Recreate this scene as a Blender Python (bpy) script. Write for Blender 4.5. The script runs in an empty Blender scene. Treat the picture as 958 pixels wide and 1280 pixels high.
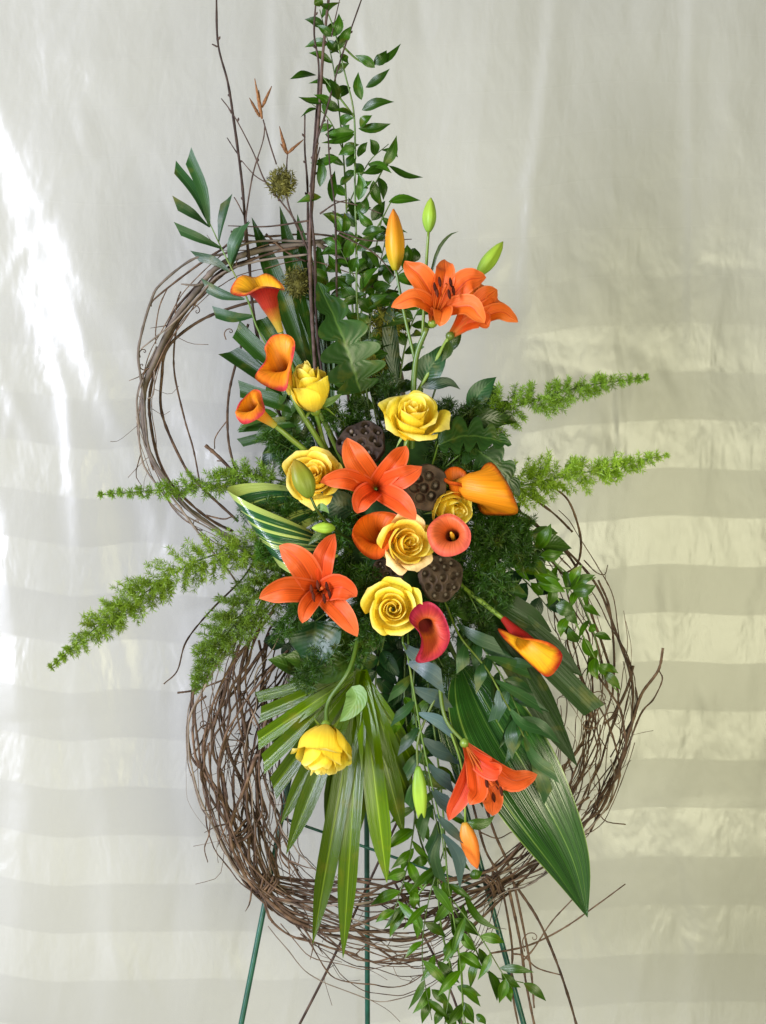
import bpy, math, random
import numpy as np
from mathutils import Vector, noise
# ------------------------------------------------------------------ camera, world, lamps, exposure
random.seed(7)
S = bpy.context.scene
COL = S.collection
DIST, ZC = 2.4, 1.10                      # camera distance to the wreath, height of the picture's centre
cam_d = bpy.data.cameras.new('camera'); cam = bpy.data.objects.new('camera', cam_d); COL.objects.link(cam)
cam.location = (0, -DIST, ZC); cam.rotation_euler = (math.radians(90), 0, 0)
cam_d.sensor_fit = 'VERTICAL'; cam_d.sensor_height = 24.0
cam_d.lens = 24.0 * DIST / 1.28
cam_d.clip_start = 0.05; cam_d.clip_end = 60
S.camera = cam
W = bpy.data.worlds.new('World'); S.world = W; W.use_nodes = True
bg = W.node_tree.nodes['Background']; bg.inputs[0].default_value = (0.80, 0.84, 0.88, 1); bg.inputs[1].default_value = 0.09
def area(name, loc, target, size, size_y, power, col):
    l = bpy.data.lights.new(name, 'AREA'); l.shape = 'RECTANGLE'; l.size = size; l.size_y = size_y
    l.energy = power; l.color = col
    o = bpy.data.objects.new(name, l); COL.objects.link(o); o.location = loc
    o.rotation_euler = (Vector(target) - Vector(loc)).to_track_quat('-Z', 'Y').to_euler()
    return o
area('window_light', (-2.5, -2.0, 1.60), (-0.05, 0.1, 1.12), 0.8, 1.7, 228, (0.79, 0.815, 1.0))
area('room_light', (0.7, -2.3, 0.85), (0.10, 0.3, 0.60), 1.5, 1.0, 62, (1.0, 0.97, 0.66))
S.render.engine = 'CYCLES'
S.cycles.max_bounces = 8; S.cycles.transparent_max_bounces = 8
S.view_settings.view_transform = 'Standard'; S.view_settings.look = 'None'
S.view_settings.gamma = 1.0; S.view_settings.exposure = 0.0
# ------------------------------------------------------------------ helpers
def P(px, py, d=0.0):
    """photo position and distance in front of the wreath plane (mm) -> metres in the room"""
    s = 0.001 * (DIST * 1000 - d) / (DIST * 1000)
    return Vector(((px - 479) * s, -d * 0.001, ZC + (640 - py) * s))
def crop(ox, oy, k):
    return lambda x, y: (ox + x / k, oy + y / k)
ORIG = {}
def link(o, parent, world):
    COL.objects.link(o)
    if parent is None:
        o.location = world; ORIG[o] = Vector(world)
    else:
        o.parent = parent; ORIG[o] = ORIG[parent]
def thing(name, label, cat, at, group=None):
    o = bpy.data.objects.new(name, None); o.empty_display_size = 0.02
    link(o, None, Vector(at)); tag(o, label, cat, group)
    return o
def tag(o, label, cat, group=None):
    o['label'] = label; o['category'] = cat
    if group: o['group'] = group
    return o
def emit(name, verts, faces, mat, parent=None, uv=None, base=None, smooth=True, mats=None, midx=None):
    base = ORIG[parent] if parent is not None else Vector(base if base is not None else verts[0])
    v = np.asarray([tuple(p) for p in verts] if not isinstance(verts, np.ndarray) else verts, dtype=np.float64) - np.array(base)
    me = bpy.data.meshes.new(name)
    me.from_pydata(v.tolist(), [], faces)
    for m in (mats or [mat]): me.materials.append(m)
    if midx is not None: me.polygons.foreach_set('material_index', midx)
    if smooth: me.polygons.foreach_set('use_smooth', [True] * len(me.polygons))
    if uv is not None:
        ul = me.uv_layers.new(name='UVMap')
        li = np.empty(len(me.loops), dtype=np.int32); me.loops.foreach_get('vertex_index', li)
        ul.data.foreach_set('uv', np.asarray(uv, dtype=np.float32)[li].ravel())
    me.update()
    o = bpy.data.objects.new(name, me)
    link(o, parent, base)
    return o
def cat_rom(pts, n):
    pts = [Vector(p) for p in pts]
    if len(pts) == 2: return [pts[0].lerp(pts[1], i / (n - 1)) for i in range(n)]
    q = [pts[0] * 2 - pts[1]] + pts + [pts[-1] * 2 - pts[-2]]
    out = []; m = len(pts) - 1
    for i in range(n):
        x = i / (n - 1) * m; k = min(int(x), m - 1); t = x - k
        a, b, c, e = q[k], q[k + 1], q[k + 2], q[k + 3]
        out.append(0.5 * ((2 * b) + (c - a) * t + (2 * a - 5 * b + 4 * c - e) * t * t + (3 * b - a - 3 * c + e) * t ** 3))
    return out
def lerp_list(v, t):
    if not isinstance(v, (list, tuple)): return v
    x = t * (len(v) - 1); k = min(int(x), len(v) - 2); return v[k] + (v[k + 1] - v[k]) * (x - k)
def tube_geo(pts, rad, sides=6, n=None, knob=0.0, seed=0):
    c = cat_rom(pts, n or max(4, len(pts) * 5))
    N = len(c); V = []; F = []; UV = []
    t0 = (c[1] - c[0]).normalized()
    u = t0.orthogonal().normalized()
    for i in range(N):
        t = (c[min(i + 1, N - 1)] - c[max(i - 1, 0)]).normalized()
        u = (u - t * u.dot(t)).normalized(); w = t.cross(u)
        r = lerp_list(rad, i / (N - 1)) * 0.001
        if knob: r *= 1 + knob * noise.noise(Vector((i * 0.9, seed * 3.1, 0)))
        for j in range(sides):
            a = 2 * math.pi * j / sides
            V.append(c[i] + (u * math.cos(a) + w * math.sin(a)) * r); UV.append((j / sides, i / (N - 1)))
    for i in range(N - 1):
        for j in range(sides):
            k = (j + 1) % sides
            F.append((i * sides + j, i * sides + k, (i + 1) * sides + k, (i + 1) * sides + j))
    F.append(tuple(range(sides))[::-1]); F.append(tuple((N - 1) * sides + j for j in range(sides)))
    return V, F, UV
def tube(name, pts, rad, mat, parent=None, sides=6, n=None, knob=0.0, base=None):
    V, F, UV = tube_geo(pts, rad, sides, n, knob, random.random() * 50)
    return emit(name, V, F, mat, parent, UV, base)
def join_geo(parts):
    V = []; F = []; UV = []
    for v, f, u in parts:
        k = len(V); V += list(v); F += [tuple(i + k for i in q) for q in f]; UV += list(u)
    return V, F, UV
PROF = {
    'lance': lambda t: math.sin(math.pi * min(1, t) ** 0.78) ** 1.15 if t < 1 else 0.0,
    'broad': lambda t: math.sin(math.pi * min(1, t) ** 0.70) ** 0.95 if t < 1 else 0.0,
    'petal': lambda t: (0.28 + 0.72 * math.sin(math.pi * 0.5 * min(1, t / 0.48))) if t < 0.48 else max(0.0, 1 - ((t - 0.48) / 0.52) ** 1.55) ** 0.95,
    'strap': lambda t: min(1, 0.55 + 1.6 * t) if t < 0.72 else max(0.02, 1 - ((t - 0.72) / 0.28) ** 1.5),
    'cut': lambda t: 0.16 + 0.84 * min(1, t / 0.55) ** 0.8,
    'ovate': lambda t: max(0.0, math.sin(math.pi * t ** 0.62)) ** 0.75,
    'sepal': lambda t: max(0.03, (1 - t) ** 0.8),
}
def blade_geo(ctrl, w, prof='lance', nrm=None, cup=0.15, rip=0.0, cut=0.0, nu=5, nv=9, twist=0.0, lobes=None, seed=0, fold=False, groove=0.0):
    """leaf or petal surface along a centre line; w = half width in mm"""
    c = cat_rom(ctrl, nv); f = PROF[prof]; n0 = Vector(nrm) if nrm is not None else Vector((0, -1, 0))
    V = []; F = []; UV = []; m = 2 * nu + 1
    for i in range(nv):
        t = i / (nv - 1)
        T = (c[min(i + 1, nv - 1)] - c[max(i - 1, 0)]).normalized()
        s = T.cross(n0)
        if s.length < 1e-3: s = T.orthogonal()
        s.normalize(); nn = s.cross(T).normalized()
        if twist:
            a = twist * (t - 0.3); s, nn = s * math.cos(a) + nn * math.sin(a), nn * math.cos(a) - s * math.sin(a)
        hw = w * 0.001 * f(t)
        for j in range(m):
            x = (j - nu) / nu
            h = hw * (lobes(t, x) if lobes else 1.0)
            z = cup * h * (abs(x) if fold else x * x) - groove * h * math.exp(-(x / 0.16) ** 2) * min(1, 3 * (1 - t)) + rip * h * math.sin(x * 2.2 + t * 11 + seed) * abs(x) * t
            V.append(c[i] + s * (h * x) + nn * z + T * (cut * w * 0.001 * x * t ** 3)); UV.append((0.5 + 0.5 * x, t))
    for i in range(nv - 1):
        for j in range(m - 1):
            F.append((i * m + j, i * m + j + 1, (i + 1) * m + j + 1, (i + 1) * m + j))
    return V, F, UV
def blade(name, ctrl, w, mat, parent=None, base=None, **k):
    V, F, UV = blade_geo(ctrl, w, **k)
    return emit(name, V, F, mat, parent, UV, base)
# ------------------------------------------------------------------ materials
def new_mat(name):
    m = bpy.data.materials.new(name); m.use_nodes = True
    nt = m.node_tree; b = nt.nodes['Principled BSDF']
    return m, nt, b
def N_(nt, t, **kw):
    n = nt.nodes.new(t)
    for k, v in kw.items(): setattr(n, k, v)
    return n
def ramp(nt, stops):
    r = N_(nt, 'ShaderNodeValToRGB'); e = r.color_ramp.elements
    while len(e) < len(stops): e.new(0.5)
    for el, (p, c) in zip(e, stops): el.position = p; el.color = (*c, 1)
    return r
def uvscaled(nt, sx, sy):
    uv = N_(nt, 'ShaderNodeUVMap'); mp = N_(nt, 'ShaderNodeMapping'); mp.inputs['Scale'].default_value = (sx, sy, 1)
    nt.links.new(uv.outputs[0], mp.inputs[0]); return uv, mp
def thin(nt, b, col, amount, tint=1.0):
    """thin plant tissue: some of the light passes through"""
    tr = N_(nt, 'ShaderNodeBsdfTranslucent'); mx = N_(nt, 'ShaderNodeMixShader'); mx.inputs[0].default_value = amount
    nt.links.new(col, tr.inputs[0]); nt.links.new(b.outputs[0], mx.inputs[1]); nt.links.new(tr.outputs[0], mx.inputs[2])
    nt.links.new(mx.outputs[0], nt.nodes['Material Output'].inputs[0])
def petal_mat(name, stops, rough=0.45, trans=0.25, vein=0.35, veins=26, hue=0.0, edge=None, warp=0.0):
    m, nt, b = new_mat(name)
    uv, mp = uvscaled(nt, veins, 1.6)
    sep = N_(nt, 'ShaderNodeSeparateXYZ'); nt.links.new(uv.outputs[0], sep.inputs[0])
    r = ramp(nt, stops)
    if warp:                                                          # uneven blending of the colours
        tcw = N_(nt, 'ShaderNodeTexCoord'); nw = N_(nt, 'ShaderNodeTexNoise'); nw.inputs['Scale'].default_value = 45; nw.inputs['Detail'].default_value = 3
        nt.links.new(tcw.outputs['Object'], nw.inputs[0])
        s1 = N_(nt, 'ShaderNodeMath', operation='SUBTRACT'); s1.inputs[1].default_value = 0.5; nt.links.new(nw.outputs[0], s1.inputs[0])
        s2 = N_(nt, 'ShaderNodeMath', operation='MULTIPLY_ADD'); s2.inputs[1].default_value = warp * 2; nt.links.new(s1.outputs[0], s2.inputs[0]); nt.links.new(sep.outputs[1], s2.inputs[2])
        nt.links.new(s2.outputs[0], r.inputs[0])
    else: nt.links.new(sep.outputs[1], r.inputs[0])
    nz = N_(nt, 'ShaderNodeTexNoise'); nz.inputs['Scale'].default_value = 1.0; nz.inputs['Detail'].default_value = 3
    nt.links.new(mp.outputs[0], nz.inputs[0])
    hs = N_(nt, 'ShaderNodeHueSaturation')
    mr = N_(nt, 'ShaderNodeMapRange'); mr.inputs[1].default_value = 0.3; mr.inputs[2].default_value = 0.7
    mr.inputs[3].default_value = 1 - vein * 0.5; mr.inputs[4].default_value = 1 + vein * 0.35
    nt.links.new(nz.outputs[0], mr.inputs[0]); nt.links.new(mr.outputs[0], hs.inputs['Value'])
    oi = N_(nt, 'ShaderNodeObjectInfo'); mh = N_(nt, 'ShaderNodeMapRange')
    mh.inputs[3].default_value = 0.5 - hue; mh.inputs[4].default_value = 0.5 + hue
    nt.links.new(oi.outputs['Random'], mh.inputs[0]); nt.links.new(mh.outputs[0], hs.inputs['Hue'])
    src = r.outputs[0]
    if edge:
        ab = N_(nt, 'ShaderNodeMath', operation='SUBTRACT'); ab.inputs[1].default_value = 0.5; nt.links.new(sep.outputs[0], ab.inputs[0])
        a2 = N_(nt, 'ShaderNodeMath', operation='ABSOLUTE'); nt.links.new(ab.outputs[0], a2.inputs[0])
        m2 = N_(nt, 'ShaderNodeMapRange'); m2.inputs[1].default_value = 0.40; m2.inputs[2].default_value = 0.5; m2.inputs[4].default_value = edge[1]
        nt.links.new(a2.outputs[0], m2.inputs[0])
        mx = N_(nt, 'ShaderNodeMix', data_type='RGBA'); mx.inputs[7].default_value = (*edge[0], 1)
        nt.links.new(m2.outputs[0], mx.inputs[0]); nt.links.new(src, mx.inputs[6]); src = mx.outputs[2]
        ml_ = N_(nt, 'ShaderNodeMapRange'); ml_.inputs[1].default_value = 0.008; ml_.inputs[2].default_value = 0.05; ml_.inputs[3].default_value = 0.55; ml_.inputs[4].default_value = 0.0; nt.links.new(a2.outputs[0], ml_.inputs[0])
        mm = N_(nt, 'ShaderNodeMix', data_type='RGBA'); mm.inputs[7].default_value = (0.48, 0.035, 0.006, 1)
        nt.links.new(ml_.outputs[0], mm.inputs[0]); nt.links.new(src, mm.inputs[6]); src = mm.outputs[2]
    nt.links.new(src, hs.inputs['Color']); nt.links.new(hs.outputs[0], b.inputs['Base Color'])
    b.inputs['Roughness'].default_value = rough; b.inputs['Specular IOR Level'].default_value = 0.3
    bp = N_(nt, 'ShaderNodeBump'); bp.inputs['Strength'].default_value = 0.4; bp.inputs['Distance'].default_value = 0.002
    nt.links.new(nz.outputs[0], bp.inputs['Height']); nt.links.new(bp.outputs[0], b.inputs['Normal'])
    thin(nt, b, hs.outputs[0], trans)
    return m
def leaf_mat(name, c1, c2, mid=None, rough=0.38, trans=0.22, veins=14, along=1.5, bump=0.25, tipcol=None, diag=0.0, spec=0.5):
    m, nt, b = new_mat(name)
    uv, mp = uvscaled(nt, veins, along)
    sep = N_(nt, 'ShaderNodeSeparateXYZ'); nt.links.new(uv.outputs[0], sep.inputs[0])
    nz = N_(nt, 'ShaderNodeTexNoise'); nz.inputs['Scale'].default_value = 1.0; nz.inputs['Detail'].default_value = 4
    oi = N_(nt, 'ShaderNodeObjectInfo')
    add = N_(nt, 'ShaderNodeVectorMath', operation='ADD'); nt.links.new(mp.outputs[0], add.inputs[0])
    ml = N_(nt, 'ShaderNodeMath', operation='MULTIPLY'); ml.inputs[1].default_value = 37; nt.links.new(oi.outputs['Random'], ml.inputs[0])
    nt.links.new(ml.outputs[0], add.inputs[1]); nt.links.new(add.outputs[0], nz.inputs[0])
    r = ramp(nt, [(0.30, c1), (0.70, c2)]); nt.links.new(nz.outputs[0], r.inputs[0])
    src = r.outputs[0]
    ab = N_(nt, 'ShaderNodeMath', operation='SUBTRACT'); ab.inputs[1].default_value = 0.5; nt.links.new(sep.outputs[0], ab.inputs[0])
    a2 = N_(nt, 'ShaderNodeMath', operation='ABSOLUTE'); nt.links.new(ab.outputs[0], a2.inputs[0])
    if mid:
        m2 = N_(nt, 'ShaderNodeMapRange'); m2.inputs[1].default_value = 0.012; m2.inputs[2].default_value = 0.045
        m2.inputs[3].default_value = 0.8; m2.inputs[4].default_value = 0.0; nt.links.new(a2.outputs[0], m2.inputs[0])
        mx = N_(nt, 'ShaderNodeMix', data_type='RGBA'); mx.inputs[7].default_value = (*mid, 1)
        nt.links.new(m2.outputs[0], mx.inputs[0]); nt.links.new(src, mx.inputs[6]); src = mx.outputs[2]
    hs = N_(nt, 'ShaderNodeHueSaturation'); mv = N_(nt, 'ShaderNodeMapRange'); hs.inputs['Hue'].default_value = 0.484; hs.inputs['Saturation'].default_value = 1.06; mv.inputs[3].default_value = 0.42; mv.inputs[4].default_value = 0.95
    nt.links.new(oi.outputs['Random'], mv.inputs[0]); nt.links.new(mv.outputs[0], hs.inputs['Value'])
    # faded and browned spots, more of them on some leaves
    tcb = N_(nt, 'ShaderNodeTexCoord'); nb_ = N_(nt, 'ShaderNodeTexNoise'); nb_.inputs['Scale'].default_value = 38; nb_.inputs['Detail'].default_value = 5
    nt.links.new(tcb.outputs['Object'], nb_.inputs[0])
    mb = N_(nt, 'ShaderNodeMapRange'); mb.inputs[1].default_value = 0.57; mb.inputs[2].default_value = 0.74; mb.inputs[4].default_value = 0.55; nt.links.new(nb_.outputs[0], mb.inputs[0])
    xb = N_(nt, 'ShaderNodeMix', data_type='RGBA'); xb.inputs[7].default_value = (0.20, 0.21, 0.03, 1)
    nt.links.new(mb.outputs[0], xb.inputs[0]); nt.links.new(src, xb.inputs[6]); src = xb.outputs[2]
    nt.links.new(src, hs.inputs['Color']); nt.links.new(hs.outputs[0], b.inputs['Base Color'])
    b.inputs['Roughness'].default_value = rough; b.inputs['Specular IOR Level'].default_value = spec
    bp = N_(nt, 'ShaderNodeBump'); bp.inputs['Strength'].default_value = bump; bp.inputs['Distance'].default_value = 0.002
    # side veins run obliquely from the midrib
    wv = N_(nt, 'ShaderNodeMath', operation='MULTIPLY_ADD'); wv.inputs[1].default_value = -0.55; nt.links.new(a2.outputs[0], wv.inputs[0]); nt.links.new(sep.outputs[1], wv.inputs[2])
    sn = N_(nt, 'ShaderNodeMath', operation='MULTIPLY'); sn.inputs[1].default_value = 62; nt.links.new(wv.outputs[0], sn.inputs[0])
    s2 = N_(nt, 'ShaderNodeMath', operation='SINE'); nt.links.new(sn.outputs[0], s2.inputs[0])
    s3 = N_(nt, 'ShaderNodeMath', operation='MULTIPLY_ADD'); s3.inputs[1].default_value = 0.18 * diag; nt.links.new(s2.outputs[0], s3.inputs[0]); nt.links.new(nz.outputs[0], s3.inputs[2])
    nt.links.new(s3.outputs[0], bp.inputs['Height']); nt.links.new(bp.outputs[0], b.inputs['Normal'])
    thin(nt, b, hs.outputs[0], trans)
    return m
def bark_mat(name, c1, c2, rough=0.75, scale=90, objvar=0.35):
    m, nt, b = new_mat(name)
    tc = N_(nt, 'ShaderNodeTexCoord'); nz = N_(nt, 'ShaderNodeTexNoise'); nz.inputs['Scale'].default_value = scale; nz.inputs['Detail'].default_value = 5
    nt.links.new(tc.outputs['Object'], nz.inputs[0])
    r = ramp(nt, [(0.32, c1), (0.72, c2)]); nt.links.new(nz.outputs[0], r.inputs[0])
    hs = N_(nt, 'ShaderNodeHueSaturation'); oi = N_(nt, 'ShaderNodeObjectInfo'); mv = N_(nt, 'ShaderNodeMapRange')
    mv.inputs[3].default_value = 1 - objvar; mv.inputs[4].default_value = 1 + objvar
    nt.links.new(oi.outputs['Random'], mv.inputs[0]); nt.links.new(mv.outputs[0], hs.inputs['Value'])
    nt.links.new(r.outputs[0], hs.inputs['Color']); nt.links.new(hs.outputs[0], b.inputs['Base Color'])
    b.inputs['Roughness'].default_value = rough; b.inputs['Specular IOR Level'].default_value = 0.5 if rough < 0.5 else 0.2
    bp = N_(nt, 'ShaderNodeBump'); bp.inputs['Strength'].default_value = 0.5; bp.inputs['Distance'].default_value = 0.001
    nt.links.new(nz.outputs[0], bp.inputs['Height']); nt.links.new(bp.outputs[0], b.inputs['Normal'])
    return m
Y0, Y1, Y2 = (0.80, 0.40, 0.012), (0.90, 0.58, 0.02), (0.92, 0.66, 0.05)
M = {
 'rose': petal_mat('rose_petal', [(0.0, (0.84, 0.66, 0.10)), (0.45, (0.95, 0.73, 0.05)), (0.85, (0.95, 0.77, 0.08)), (1.0, (0.96, 0.83, 0.24))], hue=0.005, trans=0.42, vein=0.16, veins=18),
 'rose_gold': petal_mat('rose_petal_gold', [(0.0, (0.86, 0.66, 0.12)), (0.5, (0.96, 0.71, 0.06)), (0.85, (0.96, 0.75, 0.10)), (1.0, (0.96, 0.80, 0.22))], hue=0.008, trans=0.42, vein=0.16, veins=18),
 'rose_pale': petal_mat('rose_petal_pale', [(0.0, (0.86, 0.60, 0.16)), (0.5, (0.92, 0.66, 0.28)), (1.0, (0.93, 0.70, 0.38))], hue=0.008, trans=0.3, vein=0.16, veins=18),
 'lily': petal_mat('lily_petal', [(0.0, (0.30, 0.10, 0.01)), (0.18, (0.50, 0.05, 0.006)), (0.38, (0.74, 0.085, 0.012)), (0.75, (0.82, 0.115, 0.022)), (1.0, (0.84, 0.17, 0.06))], hue=0.006, trans=0.36, vein=0.5, veins=22, rough=0.48, edge=((0.86, 0.20, 0.09), 0.7)),
 'lily_o': petal_mat('lily_petal_orange', [(0.0, (0.40, 0.20, 0.03)), (0.2, (0.68, 0.10, 0.008)), (0.45, (0.82, 0.15, 0.012)), (1.0, (0.86, 0.21, 0.04))], hue=0.006, trans=0.36, vein=0.45, veins=22, rough=0.48, edge=((0.88, 0.26, 0.08), 0.6)),
 'bud_o': petal_mat('bud_orange', [(0.0, (0.38, 0.35, 0.02)), (0.35, (0.62, 0.30, 0.01)), (1.0, (0.66, 0.20, 0.02))], trans=0.1, vein=0.3, veins=12),
 'bud_oo': petal_mat('bud_deep_orange', [(0.0, (0.45, 0.25, 0.03)), (0.35, (0.78, 0.20, 0.02)), (1.0, (0.75, 0.18, 0.03))], trans=0.1, vein=0.3, veins=12),
 'bud_g': petal_mat('bud_green', [(0.0, (0.16, 0.30, 0.03)), (0.5, (0.28, 0.44, 0.04)), (1.0, (0.30, 0.42, 0.04))], trans=0.1, vein=0.3, veins=12),
 'bud_ol': petal_mat('bud_olive', [(0.0, (0.14, 0.20, 0.02)), (0.6, (0.20, 0.22, 0.02)), (1.0, (0.30, 0.20, 0.02))], trans=0.1, vein=0.3, veins=12),
 'pollen': bark_mat('anther_brown', (0.035, 0.006, 0.003), (0.09, 0.018, 0.007), rough=1.0),
 'filament': petal_mat('filament', [(0, (0.5, 0.12, 0.01)), (1, (0.6, 0.10, 0.012))], vein=0.1),
 'stem': leaf_mat('stem_green', (0.06, 0.14, 0.02), (0.10, 0.20, 0.03), rough=0.4, trans=0.0),
 'stem_l': leaf_mat('stem_pale', (0.13, 0.24, 0.035), (0.18, 0.30, 0.05), rough=0.4, trans=0.0),
 'ruscus': leaf_mat('ruscus_leaf', (0.018, 0.075, 0.006), (0.042, 0.14, 0.012), mid=(0.07, 0.18, 0.03), rough=0.33, veins=9, spec=0.35),
 'ruscus_b': leaf_mat('ruscus_leaf_bright', (0.030, 0.11, 0.006), (0.065, 0.19, 0.012), mid=(0.10, 0.24, 0.04), rough=0.33, veins=9, spec=0.4),
 'trim': leaf_mat('trimmed_palm_leaflet', (0.018, 0.075, 0.018), (0.03, 0.11, 0.028), mid=(0.06, 0.15, 0.05), rough=0.4, veins=20),
 'trim_b': leaf_mat('trimmed_palm_leaflet_blue', (0.085, 0.15, 0.145), (0.12, 0.20, 0.20), mid=(0.15, 0.23, 0.21), rough=0.38, veins=20),
 'palm': leaf_mat('fan_palm', (0.050, 0.125, 0.003), (0.10, 0.215, 0.006), mid=(0.24, 0.40, 0.04), rough=0.19, veins=30, along=0.7, bump=0.35, spec=0.38),
 'palm_d': leaf_mat('fan_palm_dark', (0.014, 0.06, 0.008), (0.03, 0.10, 0.012), mid=(0.05, 0.13, 0.04), rough=0.36, veins=30, along=0.7, bump=0.35, spec=0.3),
 'dark': leaf_mat('dark_glossy_leaf', (0.012, 0.05, 0.018), (0.022, 0.085, 0.028), mid=(0.05, 0.12, 0.04), rough=0.42, veins=6, diag=1.0),
 'salal': leaf_mat('broad_green_leaf', (0.03, 0.09, 0.012), (0.055, 0.14, 0.018), mid=(0.10, 0.2, 0.05), rough=0.33, veins=6, diag=1.0),
 'roseleaf': leaf_mat('rose_leaf', (0.10, 0.22, 0.05), (0.15, 0.29, 0.08), mid=(0.2, 0.36, 0.13), rough=0.5, veins=6, diag=1.0),
 'philo': leaf_mat('lobed_leaf', (0.022, 0.085, 0.016), (0.04, 0.13, 0.025), mid=(0.12, 0.26, 0.06), rough=0.36, veins=6, diag=1.3),
 'fern': leaf_mat('fern_needle', (0.11, 0.24, 0.022), (0.22, 0.42, 0.05), rough=0.5, trans=0.3, veins=1, bump=0),
 'fern_l': leaf_mat('fern_needle_light', (0.18, 0.36, 0.03), (0.34, 0.58, 0.07), rough=0.5, trans=0.3, veins=1, bump=0),
 'fern_d': leaf_mat('fern_needle_deep', (0.022, 0.095, 0.008), (0.055, 0.175, 0.016), rough=0.5, trans=0.25, veins=1, bump=0),
 'vine': bark_mat('grapevine_bark', (0.036, 0.020, 0.012), (0.140, 0.086, 0.050)),
 'vine_g': bark_mat('grapevine_grey', (0.10, 0.080, 0.060), (0.24, 0.19, 0.145), scale=60),
 'birch': bark_mat('birch_twig', (0.030, 0.018, 0.013), (0.10, 0.065, 0.050)),
 'catkin': bark_mat('catkin', (0.12, 0.05, 0.018), (0.28, 0.13, 0.05), scale=400),
 'moss': bark_mat('moss', (0.035, 0.035, 0.008), (0.14, 0.13, 0.03), rough=1, scale=130),
 'moss_y': bark_mat('yellow_moss', (0.09, 0.10, 0.012), (0.24, 0.23, 0.03), rough=1, scale=130),
 'pod': bark_mat('lotus_pod', (0.022, 0.014, 0.010), (0.075, 0.050, 0.034), rough=0.8, scale=80),
 'seed': bark_mat('lotus_seed', (0.07, 0.05, 0.04), (0.17, 0.14, 0.12), rough=0.5, scale=60),
 'easel': bark_mat('green_painted_wire', (0.004, 0.045, 0.026), (0.010, 0.085, 0.05), rough=0.35, scale=60, objvar=0.05),
 'foam': bark_mat('floral_foam', (0.012, 0.035, 0.012), (0.03, 0.075, 0.022), rough=1, scale=60),
 'spadix': petal_mat('spadix', [(0, (0.70, 0.42, 0.03)), (1, (0.85, 0.52, 0.05))], vein=0.3),
}
def spathe(name, stops): return petal_mat(name, stops, trans=0.25, vein=0.42, veins=60, rough=0.46, warp=0.16)
def variegated(name, pale, c1, c2, bands, edge_w, lean):
    """dark leaf with pale lengthwise streaks and a pale margin"""
    m, nt, b = new_mat(name)
    uv, mp = uvscaled(nt, bands, 0.55)
    sep = N_(nt, 'ShaderNodeSeparateXYZ'); nt.links.new(uv.outputs[0], sep.inputs[0])
    nz = N_(nt, 'ShaderNodeTexNoise'); nz.inputs['Scale'].default_value = 1.0; nz.inputs['Detail'].default_value = 2.5
    nt.links.new(mp.outputs[0], nz.inputs[0])
    r = ramp(nt, [(0.40, c1), (0.52, c2), (0.56, pale), (0.64, pale), (0.69, c2)]) if lean else ramp(nt, [(0.35, c1), (0.60, c2), (0.70, pale)])
    nt.links.new(nz.outputs[0], r.inputs[0])
    ab = N_(nt, 'ShaderNodeMath', operation='SUBTRACT'); ab.inputs[1].default_value = 0.5; nt.links.new(sep.outputs[0], ab.inputs[0])
    a2 = N_(nt, 'ShaderNodeMath', operation='ABSOLUTE'); nt.links.new(ab.outputs[0], a2.inputs[0])
    m2 = N_(nt, 'ShaderNodeMapRange'); m2.inputs[1].default_value = 0.5 - edge_w - 0.012; m2.inputs[2].default_value = 0.5 - edge_w + 0.012
    nt.links.new(a2.outputs[0], m2.inputs[0])
    mx = N_(nt, 'ShaderNodeMix', data_type='RGBA'); mx.inputs[7].default_value = (*pale, 1)
    nt.links.new(m2.outputs[0], mx.inputs[0]); nt.links.new(r.outputs[0], mx.inputs[6]); nt.links.new(mx.outputs[2], b.inputs['Base Color'])
    b.inputs['Roughness'].default_value = 0.17; b.inputs['Specular IOR Level'].default_value = 0.7
    uv2, mp2 = uvscaled(nt, 46, 0.6); n2 = N_(nt, 'ShaderNodeTexNoise'); n2.inputs['Scale'].default_value = 1; nt.links.new(mp2.outputs[0], n2.inputs[0])
    bp = N_(nt, 'ShaderNodeBump'); bp.inputs['Strength'].default_value = 0.6; bp.inputs['Distance'].default_value = 0.0025
    nt.links.new(n2.outputs[0], bp.inputs['Height']); nt.links.new(bp.outputs[0], b.inputs['Normal'])
    thin(nt, b, mx.outputs[2], 0.12)
    return m
M['varieg'] = variegated('variegated_leaf', (0.33, 0.42, 0.10), (0.012, 0.060, 0.020), (0.022, 0.095, 0.022), 13, 0.11, True)
M['varieg_big'] = variegated('broad_streaked_leaf', (0.17, 0.27, 0.05), (0.010, 0.042, 0.006), (0.026, 0.090, 0.010), 22, 0.014, False)
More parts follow.
